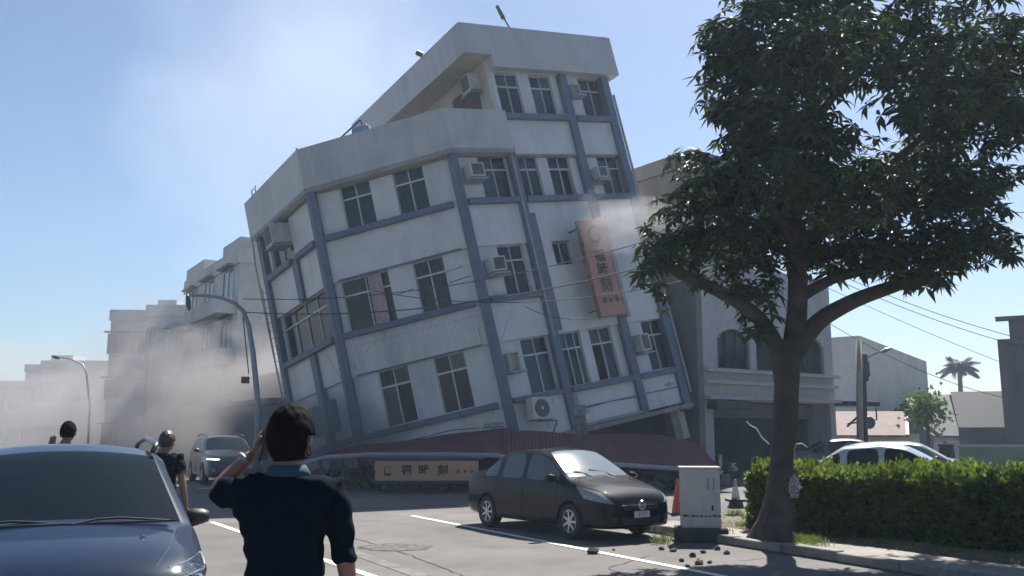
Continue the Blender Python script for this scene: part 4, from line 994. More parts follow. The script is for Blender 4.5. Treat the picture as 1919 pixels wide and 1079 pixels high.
def suv_detail(t, patch, seam, paint, near=True):
    for sg in (-1, 1):
        patch('headlight', [(1.72, sg * .86, .86), (1.60, sg * .87, .93), (2.05, sg * .60, .885), (2.13, sg * .46, .80)], (-.7, -sg * .7, -.1), M['hlens'] if paint is M['navy_paint'] else M['lens'], nu=14, nv=8)
        if paint is M['navy_paint']:
            seam([(1.64, sg * .87, .92), (1.74, sg * .86, .86), (1.95, sg * .74, .84), (2.12, sg * .50, .81)], (-.7, -sg * .7, 0), M['chrome'], .011, 'headlight_trim'); seam([(1.66, sg * .87, .925), (1.86, sg * .74, .905), (2.04, sg * .60, .885)], (-.7, -sg * .7, 0), M['chrome'], .008, 'headlight_trim'); seam([(1.80, sg * .82, .85), (1.86, sg * .76, .885), (1.98, sg * .66, .87), (1.98, sg * .68, .835)], (-.7, -sg * .7, 0), M['chrome'], .008, 'headlight_trim')
        patch('lamp_surround', [(1.74, sg * .88, .82), (1.70, sg * .88, .855), (2.13, sg * .5, .80), (2.15, sg * .44, .76)], (-.7, -sg * .7, 0), M['chrome'], nu=14, nv=3, off=.012)
        patch('fog_lamp', [(2.1, sg * .68, .52), (2.1, sg * .56, .52), (2.1, sg * .56, .42), (2.1, sg * .68, .42)], (-1, -sg * .2, 0), M['lens'], nu=5, nv=4)
        # roof rails and front fender crease
        MB().tube([(.25, sg * .60, 1.55), (.18, sg * .625, 1.60), (-.9, sg * .63, 1.645), (-1.6, sg * .62, 1.60), (-1.68, sg * .61, 1.55)], .022, 8).build('roof_rail', M['rail'], t, smooth=True)
        seam([(.95, sg * .95, .95), (.95, sg * .95, .30), (-.05, sg * .95, .28), (-.05, sg * .95, 1.02)], (0, -sg, 0))
        seam([(1.25, sg * .69, 1.2), (1.75, sg * .60, 1.2), (2.02, sg * .50, 1.2)], (0, 0, -1), M['plastic'], .0018, 'bonnet_seam')
    patch('grille', [(2.1, -.46, .80), (2.1, .46, .80), (2.1, .40, .64), (2.1, -.40, .64)], (-1, 0, 0), M['plastic'], off=.008, nu=16)
    seam([(2.2, -.46, .79), (2.2, .46, .79)], (-1, 0, 0), M['chrome'], .013, 'grille_bar')
    for yy, y2 in ((-.62, .05), (.05, .66)): MB().tube([(1.17, yy, 1.09), (1.10, yy + .15, 1.115), (1.08, (yy + y2) / 2, 1.118), (1.10, y2, 1.09)], .008, 6).build('wiper', M['plastic'], t)
    MB().box(2.185, 2.2, -.18, .18, .50, .61).build('number_plate', M['plate'], t)
hd = (.44, -.90)
t, patch, seam, bvh = make_car('car', 'dark navy car facing the camera in the lower left corner', (-3.40, 7.05, 0), math.atan2(hd[1], hd[0]), SUV, M['navy_paint'], M['carglass_dark'], sc=.985, wb=(-1.28, 1.35), wr=.335, track=.79,
                         sideg=[(-.9, -.10), (0, .42), (-1.95, -1.0), (.42, .85)], wind=(.28, 1.06), back=(-1.95, -2.10), mirror=(.60, .86, 1.07))
suv_detail(t, patch, seam, M['navy_paint'])
MB().box(1.145, 1.16, -.7, .7, 1.085, 1.10).build('cowl_strip', M['plastic'], t)
t, patch, seam, bvh = make_car('car', 'blue grey car with lit headlight coming down the dusty street', (-10.35, 33.0, 0), math.atan2(-.90, .46), SUV, M['bluegrey_paint'], M['carglass_dark'], sc=1.02, wb=(-1.28, 1.35), wr=.335, track=.79,
                         sideg=[(-.9, -.10), (0, .42), (-1.95, -1.0), (.42, .85)], wind=(.28, 1.06), back=(-1.95, -2.10), mirror=(.74, .90, 1.10))
suv_detail(t, patch, seam, M['bluegrey_paint'])
M['lit'] = bpy.data.materials.new('lit_headlight'); M['lit'].use_nodes = True
pb = M['lit'].node_tree.nodes['Principled BSDF']; pb.inputs['Base Color'].default_value = (.9, .95, 1, 1); pb.inputs['Emission Color'].default_value = (.85, .95, 1, 1); pb.inputs['Emission Strength'].default_value = 1.5
for sg in (-1, 1): patch('running_light', [(1.9, sg * .84, .80), (1.88, sg * .84, .84), (2.13, sg * .5, .83), (2.15, sg * .46, .79)], (-.8, -sg * .6, 0), M['lit'], nu=12, nv=3, off=.02)
t, patch, seam, bvh = make_car('parked_car', 'pale silver sedan parked behind the hedge', (9.0, 22.0, -.12), R_(-28), SEDAN, M['white_paint'], M['carglass_dark'], sc=1.03, wb=(-1.3, 1.3), wr=.30, track=.745,
                         sideg=[(-.85, -.14), (-.04, .52), (-1.42, -.98), (.52, .95)], wind=(.36, 1.14), back=(-.98, -1.62))
for sg in (-1, 1): patch('headlight', [(1.78, sg * .80, .80), (1.55, sg * .84, .90), (2.02, sg * .62, .80), (2.16, sg * .52, .655)], (-.7, -sg * .7, 0), M['lens'], nu=12, nv=8)
t, patch, seam, bvh = make_car('parked_car', 'dark car partly hidden behind the silver sedan', (12.1, 28.0, -.1), R_(-25), SUV, M['dkgrey_paint'], M['carglass'], sc=.97, wb=(-1.28, 1.35), wr=.335, track=.79,
                         sideg=[(-.9, -.10), (0, .42), (-1.95, -1.0), (.42, .85)], wind=(.28, 1.06), back=(-1.95, -2.10), mirror=(.74, .90, 1.10))
t2, patch, seam, bvh = make_car('parked_car', 'low dark car in the shade left of the utility pole foot', (12.6, 34.5, 0), R_(-10), SEDAN, M['dkgrey_paint'], M['carglass_dark'], sc=1.0, wb=(-1.3, 1.3), wr=.30, track=.745,
                         sideg=[(-.85, -.14), (-.04, .52), (-1.42, -.98), (.52, .95)], wind=(.36, 1.14), back=(-.98, -1.62))

# ------------------------------------------------------------------ roadside things
# cabinet
t = empty('roadside_cabinet', (2.98, 14.75, 0), R_(-6)); tag(t, 'white metal roadside cabinet on a dark plinth between the black sedan and the tree', 'cabinet')
M['cab'] = mat('painted_cabinet', (.40, .395, .385), rough=.5, var=.08, stain=(.28, .26, .24), stain_scale=2.5)
MB().box(-.40, .40, -.29, .26, -.02, .22).build('plinth', M['rub'], t, bevel=.02)
MB().box(-.30, .30, -.21, .21, .20, 1.12).build('housing', M['cab'], t, bevel=.008)
MB().box(-.32, .32, -.23, .23, 1.12, 1.15).build('lid', M['cab'], t, bevel=.006)
MB().box(-.302, .302, -.212, .212, .40, .405).build('seam', M['plastic'], t)
for x in (.10, .19): MB().box(x, x + .03, -.216, -.21, .80, .98).build('vent', M['steel'], t)
MB().box(.16, .185, -.225, -.21, .48, .56).build('handle', M['plastic'], t)
mb = MB()
rb = random.Random(2)
for k in range(9): x = -.28 + k * .065; mb.box(x, x + rb.uniform(.02, .06), -.2135, -.2105, .385, .385 + rb.uniform(.01, .035))
mb.build('dirt_marks', M['plastic'], t)
# cones
def cone(label, loc, colr, s=1.0):
    t = empty('traffic_cone', loc); t.scale = (s, s, s); tag(t, label, 'traffic cone', 'traffic cones behind the cabinet')
    MB().box(-.19, .19, -.19, .19, 0, .035).build('base', M['plastic'], t, bevel=.012)
    MB().lathe([(.135, .035), (.13, .08), (.03, .68), (.025, .70), (0, .70)], None, 22).build('cone_body', colr, t, smooth=True, auto=40)
    return t
M['coneo'] = mat('orange_cone', (.55, .08, .05), rough=.5, var=.1); M['conew'] = mat('white_cone_band', (.62, .58, .57), rough=.5, var=.1); M['conep'] = mat('faded_pink_cone', (.50, .24, .23), rough=.6, var=.15)
cone('red traffic cone left of the white cabinet', (3.50, 19.6, 0), M['coneo'], 1.02)
t = cone('faded pale traffic cone standing right of the white cabinet', (4.72, 19.6, .12), M['conep'], .85)
MB().lathe([(.103, .27), (.06, .53)], None, 22).build('reflective_band', M['conew'], t, smooth=True); MB().box(-.22, .22, -.22, .22, .17, .23).lathe([(.20, .0), (.16, .17)], None, 18).build('weight_ring', M['plastic'], t)
# loose pieces on the ground
pcs = [(1112, 1037, .085, 'dark broken brick lying on the white road line below the sedan'), (1262, 1033, .05, 'grey stone nearest the dark foot of the white cabinet'), (1298, 1043, .05, 'grey stone in the middle of the scattered debris, left of the reddish one'), (1310, 1057, .06, 'small reddish stone lying near the kerb corner'), (1277, 1052, .035, 'tiny grey stone lowest left of the reddish stone'), (1345, 1030, .05, 'grey stone beside the kerb below the grass tuft at right'),
       (1362, 1038, .045, 'rightmost grey stone, touching the kerb'), (1240, 1030, .04, 'grey stone at the edge of the sedan shadow by the green tuft'), (1330, 1055, .03, 'flat chip nearest the white line at right'), (1288, 1062, .03, 'chip nearest the bottom edge below the cabinet'), (1150, 1031, .025, 'tiny chip right of the broken brick on the white line'), (1318, 1036, .04, 'small stone just in front of the cabinet plinth')]
for px, py, s, lab in pcs:
    k = P(px, py, 10); d = k - Vector((0, 0, CAMZ)); g = Vector((0, 0, CAMZ)) + d * (CAMZ / -d.z)
    mb = MB(); mb.lathe([(0, -s * .6), (s * .8, -s * .5), (s * 1.1, 0), (s * .7, s * .5), (0, s * .6)], None, 7)
    o = mb.build('stone', M['rub'] if lab != pcs[3][3] else mat('red_brick', (.16, .06, .05)), disp=lambda c: Vector((rb.uniform(-.25, .25), rb.uniform(-.25, .25), rb.uniform(-.2, .2))) * s)
    o.location = (g.x, g.y, s * .45); o.rotation_euler = (0, 0, rb.uniform(0, 3)); tag(o, lab or 'small grey stone lying among scattered debris near the kerb corner', 'stone', 'stones scattered on the road')
# ------------------------------------------------------------------ people
def skin(nodes, edges, sub=2, merge=None):
    me = bpy.data.meshes.new('tmp'); me.from_pydata([n[:3] for n in nodes], edges, []); me.update()
    o = bpy.data.objects.new('tmp', me); C.objects.link(o)
    o.modifiers.new('k', 'SKIN')
    for i, n in enumerate(nodes):
        r = n[3]; sv_ = me.skin_vertices[0].data[i]; sv_.radius = r if isinstance(r, tuple) else (r, r); sv_.use_root = (i == 0)
    s_ = o.modifiers.new('s', 'SUBSURF'); s_.levels = sub; s_.render_levels = sub
    return evald(o, 'tmp')
def merge_meshes(meshes):
    bm = bmesh.new()
    for m_ in meshes: bm.from_mesh(m_)
    me = bpy.data.meshes.new('tmp'); bm.to_mesh(me); bm.free(); return me
def remeshed(me, vox, smooth=2):
    o = bpy.data.objects.new('tmp', me); C.objects.link(o)
    r = o.modifiers.new('r', 'REMESH'); r.mode = 'VOXEL'; r.voxel_size = vox; r.use_smooth_shade = True
    if smooth: s_ = o.modifiers.new('s', 'SMOOTH'); s_.factor = .5; s_.iterations = smooth
    return evald(o, 'tmp')
def ellip(c, r, seg=24, rings=16, fn=None, rot=None):
    bm = bmesh.new(); bmesh.ops.create_uvsphere(bm, u_segments=seg, v_segments=rings, radius=1)
    for v in bm.verts:
        p = Vector((v.co.x * r[0], v.co.y * r[1], v.co.z * r[2]))
        if fn: p = fn(p)
        if rot: p = rot @ p
        v.co = p + Vector(c)
    me = bpy.data.meshes.new('tmp'); bm.to_mesh(me); bm.free(); return me
def finish(me, name, m_, parent, smooth=True):
    me.name = name; me.materials.clear(); me.materials.append(m_)
    for p in me.polygons: p.use_smooth = smooth; p.material_index = 0
    return obj(name, me, parent)
def hand(wr, d, up, fold, scale=1.0, thumb=1):
    """returns skinned meshes: palm + 5 fingers; wr wrist, d palm direction, up = thumb side, fold=curl axis direction (towards palm)"""
    wr = Vector(wr); d = Vector(d).normalized(); up = Vector(up); up = (up - d * up.dot(d)).normalized(); pn = d.cross(up).normalized() * fold
    ms = [skin([(*wr, .026), (*(wr + d * .045), (.036, .018)), (*(wr + d * .085), (.040, .016))], [(0, 1), (1, 2)], 2)]
    ms[0] = ellip(wr + d * .05, (.045, .045, .045), 16, 10)
    for v in ms[0].vertices:
        p = v.co - (wr + d * .05); a, b, c = p.dot(d), p.dot(up), p.dot(pn); v.co = wr + d * .05 + d * a * 1.15 + up * b * .92 + pn * c * .38
    for i, (off, L) in enumerate(((.030, .072), (.010, .080), (-.010, .075), (-.029, .058))):
        b0 = wr + d * .07 + up * off; p1 = b0 + d * L * .5 * (1) + pn * .004; k = .35 + .1 * i
        p2 = p1 + (d * math.cos(k) + pn * math.sin(k)) * L * .38; p3 = p2 + (d * math.cos(2 * k) + pn * math.sin(2 * k)) * L * .32
        ms.append(skin([(*b0, .0095), (*p1, .009), (*p2, .0082), (*p3, .007)], [(0, 1), (1, 2), (2, 3)], 2))
    b0 = wr + d * .025 + up * .025; p1 = b0 + (d * .55 + up * .8).normalized() * .04; p2 = p1 + (d * .8 + up * .45 + pn * .3).normalized() * .03
    ms.append(skin([(*b0, .013), (*p1, .0105), (*p2, .009)], [(0, 1), (1, 2)], 2))
    return ms
def person(label, loc, yaw, H, joints, vox=.008, hair_m=None, top_m=None, sleeve=.95, bulk=1.0, short_hair=False, mask=False, collar=False, head_tilt=0, hair_big=1.0):
    """person local: x right, y forward (faces +y), z up"""
    t = empty('person', loc, yaw); s = H / 1.75; t.scale = (s, s, s); tag(t, label, 'person')
    J = dict(hipL=(-.095, 0, .93), kneeL=(-.11, .02, .50), ankL=(-.11, -.02, .09), toeL=(-.12, .16, .035), hipR=(.095, 0, .93), kneeR=(.12, .03, .50), ankR=(.13, 0, .09), toeR=(.15, .18, .035),
             shL=(-.175, 0, 1.435), elL=(-.23, -.02, 1.15), wrL=(-.24, .08, .90), shR=(.175, 0, 1.435), elR=(.23, -.02, 1.15), wrR=(.24, .08, .90), head=(0, .01, 1.63))
    J.update(joints); g = lambda k: J[k]
    # limbs + torso as one skin
    N = [(0, 0, .95, (.135, .10)), (0, .0, 1.12, (.125, .09)), (0, -.005, 1.30, (.150, .105)), (0, -.01, 1.40, (.105, .075)), (0, 0, 1.50, .056), (0, .008, 1.58, .052),
         (*g('hipL'), .085), (*g('kneeL'), .058), (*g('ankL'), .040), (*g('toeL'), .034), (*g('hipR'), .085), (*g('kneeR'), .058), (*g('ankR'), .040), (*g('toeR'), .034),
         (*g('shL'), .050), (*g('elL'), .040), (*g('wrL'), .026), (*g('shR'), .050), (*g('elR'), .040), (*g('wrR'), .026)]
    E = [(0, 1), (1, 2), (2, 3), (3, 4), (4, 5), (0, 6), (6, 7), (7, 8), (8, 9), (0, 10), (10, 11), (11, 12), (12, 13), (3, 14), (14, 15), (15, 16), (3, 17), (17, 18), (18, 19)]
    hc = Vector(g('head')); HR = Matrix.Rotation(head_tilt, 3, 'Z')
    def hf(p):
        if p.z < 0: k = 1 + p.z * 2.6; p.x *= max(.62, k); p.y = p.y * max(.7, 1 + p.z * 1.0) + (-p.z) * .12 * (1 if p.y > 0 else .1)
        return p
    parts = [skin(N, E, 2), ellip(hc, (.076, .098, .118), 28, 20, hf, HR)]
    def hp(x, y, z): return hc + HR @ Vector((x, y, z))
    parts.append(ellip(hp(0, .102, -.018), (.013, .017, .026), 12, 8)); parts.append(ellip(hp(0, .090, -.065), (.024, .010, .010), 12, 8))
    for sg in (-1, 1): parts.append(ellip(hp(sg * .078, -.005, -.012), (.010, .020, .031), 12, 8)); parts.append(ellip(hp(sg * .033, .083, .016), (.02, .012, .007), 10, 8))
    for sd_, up, fold in (('L', J.get('upL', (1, .2, 0)), J.get('foldL', 1)), ('R', J.get('upR', (-1, .3, 0)), J.get('foldR', -1))):
        w = Vector(g('wr' + sd_)); e = Vector(g('el' + sd_)); d = J.get('hd' + sd_, (w - e)); parts += hand(w, d, up, fold)
    body = finish(remeshed(merge_meshes(parts), vox, 1), 'body', M['skin'], t)
    for sg in (-1, 1): finish(ellip(hp(sg * .031, .086, .012), (.011, .008, .008), 12, 8), 'eye', M['ink'], t)
    # hair
    rh = random.Random(len(label))
    def hh(p):
        q_ = p.normalized()
        k = 1.0
        if q_.z < -.15 and q_.y < .3: k = .99
        n_ = .003 * math.sin(q_.x * 17 + q_.z * 5) * math.sin(q_.y * 13 + q_.z * 7) + rh.uniform(-.0003, .0003)
        p = p * k + q_ * n_
        return p
    bm = bmesh.new(); tmp = ellip((0, 0, 0), (.084 * hair_big, .106 * hair_big, .122 * (1 + (hair_big - 1) * .6)), 56, 40, hh); bm.from_mesh(tmp)
    low = -.045 if short_hair else -.092
    dl = [v for v in bm.verts if (v.co.z < low - (.02 if v.co.y < -.03 else 0)) or (v.co.y > .055 and v.co.z < .045 + (v.co.y - .055) * .4) or (abs(v.co.x) > .07 and v.co.z < -.0 and v.co.y > -.03)]
    bmesh.ops.delete(bm, geom=dl, context='VERTS')
    for v in bm.verts: v.co = hc + HR @ (v.co + Vector((0, -.004, .008)))
    me = bpy.data.meshes.new('hair'); bm.to_mesh(me); bm.free()
    o = bpy.data.objects.new('tmp', me); C.objects.link(o); so_ = o.modifiers.new('s', 'SOLIDIFY'); so_.thickness = .012; so_.offset = -1; me = evald(o, 'hair')
    finish(me, 'hair', hair_m or M['hair'], t)
    # top with sleeves
    b = bulk
    def along(a, c, k): a = Vector(a); c = Vector(c); return tuple(a.lerp(c, k))
    T = [(0, 0, .90, (.165 * b, .125 * b)), (0, 0, 1.10, (.155 * b, .116 * b)), (0, -.01, 1.28, (.178 * b, .132 * b)), (0, -.015, 1.40, (.162 * b, .118 * b)), (0, -.012, 1.475, (.100, .086)),
         (*g('shL'), .083 * b), (*along(g('shL'), g('elL'), .55), .063 * b), (*along(g('shL'), g('elL'), sleeve), .060 * b), (*g('shR'), .083 * b), (*along(g('shR'), g('elR'), .55), .060 * b), (*along(g('shR'), g('elR'), sleeve), .056 * b)]
    me = skin(T, [(0, 1), (1, 2), (2, 3), (3, 4), (3, 5), (5, 6), (6, 7), (3, 8), (8, 9), (9, 10)], 3)
    for v in me.vertices:
        n_ = .009 * math.sin(v.co.z * 34 + v.co.x * 26) * math.sin(v.co.x * 27 + v.co.z * 11) + .005 * math.sin(v.co.z * 70 + abs(v.co.x) * 75)
        v.co += v.normal * n_
    finish(me, 'shirt', top_m or M['shirt'], t)
    Tq = [(0, 0, .93, (.15, .115)), (*g('hipL'), .105), (*g('kneeL'), .078), (*along(g('kneeL'), g('ankL'), .9), .066), (*g('hipR'), .105), (*g('kneeR'), .078), (*along(g('kneeR'), g('ankR'), .9), .066)]
    finish(skin(Tq, [(0, 1), (1, 2), (2, 3), (0, 4), (4, 5), (5, 6)], 2), 'trousers', M['trousers'], t)
    for sd_ in 'LR':
        a, c = Vector(g('ank' + sd_)), Vector(g('toe' + sd_)); finish(skin([(a.x, a.y - .04, .05, (.045, .045)), (*(a.lerp(c, .5)), (.05, .045)), (c.x, c.y, .04, (.048, .035))], [(0, 1), (1, 2)], 2), 'shoe', M['plastic'], t)
    if collar:
        MB().lathe([(.090, 0), (.078, .022), (.066, .040), (.061, .038), (.07, .014), (.082, -.004)], Matrix.Translation((0, -.006, 1.49)) @ Matrix.Scale(.92, 4, (0, 1, 0)), 28, close=True).build('collar', M['collar'], t, smooth=True)
    if mask:
        bm = bmesh.new(); bm.from_mesh(ellip((0, 0, 0), (.082, .106, .124), 40, 28, hf)); bmesh.ops.delete(bm, geom=[v for v in bm.verts if v.co.y < .02 or v.co.z > -.018 or v.co.z < -.115], context='VERTS')
        for v in bm.verts: v.co = hc + HR @ v.co
        me = bpy.data.meshes.new('face_mask'); bm.to_mesh(me); bm.free(); mk = finish(me, 'face_mask', M['plastic'], t)
        for sg in (-1, 1): MB().tube([hp(sg * .07, .03, -.03), hp(sg * .085, -.005, .01), hp(sg * .086, -.022, -.01), hp(sg * .076, .02, -.07)], .0022, 5).build('mask_strap', M['plastic'], mk)
    return t, hp
# man in front, seen from behind, left hand raised to his head holding a phone
m1, hp = person('man seen from behind in a loose black shirt, left hand raised to his ear', (-.875, 3.62, 0), R_(4), 1.755,
           dict(shL=(-.170, -.01, 1.43), elL=(-.285, .03, 1.43), wrL=(-.158, .10, 1.575), upL=(.2, -1, .3), foldL=1, hdL=(.42, .10, 1.0), shR=(.170, -.01, 1.425), elR=(.232, -.01, 1.165), wrR=(.262, .06, .93), head=(0, .03, 1.635), foldR=1),
           vox=.006, bulk=.98, mask=True, collar=True, sleeve=1.06, head_tilt=R_(-12), hair_big=1.09)
MB().lathe([(.031, -.009), (.036, -.009), (.036, .009), (.031, .009)], Matrix.Translation((-.190, .086, 1.545)) @ Vector((.157, .07, .14)).to_track_quat('Z', 'Y').to_matrix().to_4x4(), 20, close=True).build('watch_strap', M['steel'], m1, smooth=True)
ph = MB().box(-.037, .037, -.005, .005, -.075, .075).build('phone', M['plastic'], bevel=.003)
ph.matrix_world = m1.matrix_basis @ Matrix.Translation((-.102, .075, 1.615)) @ Matrix.Rotation(R_(12), 4, 'Y') @ Matrix.Rotation(R_(80), 4, 'Z')
tag(ph, 'dark phone held in the raised hand of the nearest man', 'phone')
person('man with short brown hair in a dark t-shirt standing beyond the navy car', (-3.70, 9.8, 0), R_(-8), 1.70,
       dict(elL=(-.27, .12, 1.20), wrL=(-.16, .18, 1.43), foldL=1, hdL=(.2, .1, 1), elR=(.25, -.02, 1.16), wrR=(.27, .05, .92), head=(.01, .035, 1.62)), vox=.010, top_m=M['tee'], sleeve=.55, short_hair=True, hair_m=mat('brown_hair', (.03, .02, .016), rough=.5, var=.3, scale=50), bulk=1.0)
person('man with short black hair, only his head showing over the roof of the navy car', (-5.09, 10.5, 0), R_(12), 1.80,
       dict(elL=(-.28, .14, 1.22), wrL=(-.20, .20, 1.46), foldL=1, hdL=(.1, .1, 1), head=(.01, .02, 1.63)), vox=.010, top_m=M['tee'], sleeve=.55, short_hair=True)

# ------------------------------------------------------------------ vegetation
def leaf_mat(name, col, var=.5, sub=.25):
    m = bpy.data.materials.new(name); m.use_nodes = True; n = m.node_tree; b = n.nodes['Principled BSDF']; b.inputs['Roughness'].default_value = .5; b.inputs['Specular IOR Level'].default_value = .3
    gi = n.nodes.new('ShaderNodeTexCoord'); nz = n.nodes.new('ShaderNodeTexNoise'); nz.inputs['Scale'].default_value = 7.0; nz.inputs['Detail'].default_value = 5
    n.links.new(gi.outputs['Object'], nz.inputs['Vector']); rp = n.nodes.new('ShaderNodeValToRGB'); rp.color_ramp.elements[0].position = .3; rp.color_ramp.elements[1].position = .7
    rp.color_ramp.elements[0].color = (*[c * (1 - var) for c in col], 1); rp.color_ramp.elements[1].color = (*[c * (1 + var) for c in col], 1)
    n.links.new(nz.outputs[0], rp.inputs[0]); n.links.new(rp.outputs[0], b.inputs['Base Color'])
    tl = n.nodes.new('ShaderNodeBsdfTranslucent'); mx = n.nodes.new('ShaderNodeMixShader'); mx.inputs[0].default_value = sub
    hs_ = n.nodes.new('ShaderNodeHueSaturation'); hs_.inputs['Saturation'].default_value = 1.2; hs_.inputs['Value'].default_value = 1.6; n.links.new(rp.outputs[0], hs_.inputs['Color']); n.links.new(hs_.outputs[0], tl.inputs[0])
    n.links.new(b.outputs[0], mx.inputs[1]); n.links.new(tl.outputs[0], mx.inputs[2]); n.links.new(mx.outputs[0], n.nodes['Material Output'].inputs[0])
    return m
M['leaf'] = leaf_mat('tree_leaf', (.036, .052, .021), sub=.20); M['hleaf'] = leaf_mat('hedge_leaf', (.095, .125, .036), sub=.36); M['grass'] = leaf_mat('grass_blade', (.12, .15, .05)); M['pleaf'] = leaf_mat('palm_leaf', (.022, .027, .02), sub=.05)
rt = random.Random(21)
class NPM:
    """fast quad collector"""
    def __init__(s): s.v = []; s.f = []
    def leaf(s, b, d, n, L, w, bend=.2):
        sd_ = d.cross(n).normalized() * w / 2; up = n
        p = [b, b + d * L * .45 + sd_ + up * .02 * L, b + d * L * .45 - sd_ + up * .02 * L, b + d * L - up * bend * L]
        m_ = b + d * L * .5 - up * .05 * L
        k = len(s.v); s.v += [tuple(p[0]), tuple(p[1]), tuple(m_), tuple(p[2]), tuple(p[3])]
        s.f += [(k, k + 1, k + 2), (k, k + 2, k + 3), (k + 1, k + 4, k + 2), (k + 2, k + 4, k + 3)]
    def build(s, name, m_, parent=None):
        me = bpy.data.meshes.new(name); me.from_pydata(s.v, [], s.f); me.update(); me.materials.append(m_); return obj(name, me, parent)
def whorl(col, c, axis, L, nl=7, droop=.35):
    axis = axis.normalized(); a = axis.orthogonal().normalized(); b = axis.cross(a); t0 = rt.uniform(0, 6.28)
    for k in range(nl):
        t = t0 + 2 * math.pi * k / nl + rt.uniform(-.2, .2); r = a * math.cos(t) + b * math.sin(t)
        d = (r + axis * rt.uniform(-.25, .35) - Vector((0, 0, droop * rt.uniform(.3, 1.2)))).normalized()
        n = (axis * 1 + r * .2).normalized(); n = (n - d * n.dot(d)).normalized()
        l = L * rt.uniform(.75, 1.15); col.leaf(c, d, n, l, l * rt.uniform(.27, .34), rt.uniform(.05, .3))
TY = 13.9
tr = empty('street_tree', (3.93, 13.94, 0)); tag(tr, 'big broadleaf tree with a forked dark trunk in front of the hedge', 'tree')
O = tr.location
tpt = lambda px, py, dy=0: P(px, py, TY + dy) - O
base_pts = [Vector((0, 0, -.05)), Vector((.0, 0, .12)), Vector((.02, 0, .35)), tpt(1460, 940), tpt(1466, 860), tpt(1471, 780), tpt(1475, 700), tpt(1482, 640)]
mb = MB(); mb.tube(base_pts, [.44, .35, .265, .212, .182, .175, .18, .20], 22)
cen = Vector((0, 0, 0))
def trunk_disp(c):
    t = math.atan2(c.y, c.x); k = max(0, 1 - c.z / .8)
    r = Vector((c.x - (.04 * c.z), c.y, 0)); r = r.normalized() if r.length > 1e-4 else r
    return r * (.07 * k * math.sin(5 * t + .6) + .018 * math.sin(3 * t + c.z * 4) + .014 * math.sin(9 * t + c.z * 11))
mb.build('trunk', M['bark'], tr, smooth=True, disp=trunk_disp)
def limb(pts, r0, r1, name='limb'):
    n = len(pts); q_ = []
    for i in range(n - 1):
        for k in range(4): q_.append(pts[i].lerp(pts[i + 1], k / 4) + Vector((rt.uniform(-1, 1), rt.uniform(-1, 1), rt.uniform(-1, 1))) * .012)
    q_.append(pts[-1]); m_ = len(q_)
    # smooth the polyline
    for _ in range(3): q_ = [q_[0]] + [(q_[i - 1] + q_[i] * 2 + q_[i + 1]) / 4 for i in range(1, m_ - 1)] + [q_[-1]]
    MB().tube(q_, [r0 + (r1 - r0) * i / (m_ - 1) for i in range(m_)], 12).build(name, M['bark'], tr, smooth=True)
limb([tpt(1470, 720), tpt(1455, 640), tpt(1415, 585), tpt(1340, 540), tpt(1265, 512), tpt(1235, 470)], .14, .07)
limb([tpt(1490, 660), tpt(1530, 600), tpt(1600, 562), tpt(1700, 528, .2), tpt(1790, 470, .3), tpt(1850, 420, .4)], .155, .06)
limb([tpt(1484, 670), tpt(1497, 560), tpt(1490, 450), tpt(1480, 340), tpt(1470, 220), tpt(1480, 60)], .17, .07)
limb([tpt(1494, 560, .1), tpt(1560, 520, .1), tpt(1640, 505, .3), tpt(1680, 440, .5)], .10, .05)
limb([tpt(1492, 500), tpt(1560, 400, .6), tpt(1680, 300, 1.0), tpt(1790, 200, 1.2)], .13, .05)
limb([tpt(1486, 440), tpt(1420, 360, -.5), tpt(1370, 240, -.8)], .10, .04); limb([tpt(1478, 300), tpt(1560, 180, -.4), tpt(1640, 100, -.3)], .09, .04)
limb([tpt(1489, 480, .1), tpt(1400, 440, .6), tpt(1330, 380, .8)], .08, .04); limb([tpt(1790, 210, 1.2), tpt(1860, 120, 1.3)], .06, .03)
BL = [(1430, 60, 115, 95, 1), (1560, 70, 120, 105, 1), (1375, 165, 80, 85, 1), (1360, 85, 60, 60, .9), (1465, 190, 112, 110, 1), (1700, 115, 115, 80, 1), (1830, 85, 120, 100, 1), (1870, 205, 100, 75, 1), (1775, 215, 85, 65, 1), (1935, 140, 90, 110, 1),
      (1480, 310, 130, 90, 1), (1395, 300, 70, 70, .9), (1320, 345, 85, 52, .75), (1400, 415, 105, 75, .9), (1245, 470, 55, 42, .8), (1225, 520, 32, 35, .35), (1335, 485, 70, 45, .55), (1410, 510, 60, 50, .45), (1560, 400, 120, 95, 1), (1640, 330, 75, 42, .7), (1700, 420, 120, 85, 1), (1800, 395, 85, 85, 1),
      (1640, 470, 85, 50, .9), (1770, 470, 80, 48, .85), (1860, 440, 42, 38, .6), (1850, 340, 40, 40, .5), (1760, 330, 85, 60, 1), (1880, 275, 55, 25, .5), (1450, -50, 130, 80, .8), (1600, -70, 150, 80, .8), (1790, -40, 140, 70, .6), (2040, 60, 120, 120, .7), (2030, 210, 90, 60, .5), (1290, 300, 40, 22, .4), (1690, 30, 60, 30, .35), (1480, 455, 75, 60, .8), (1420, 565, 45, 60, .35), (1550, 490, 60, 40, .7), (1350, 430, 80, 50, .7), (1270, 390, 60, 30, .4), (1895, 330, 30, 30, .3), (1880, 470, 30, 25, .3), (1720, 520, 60, 22, .6)]
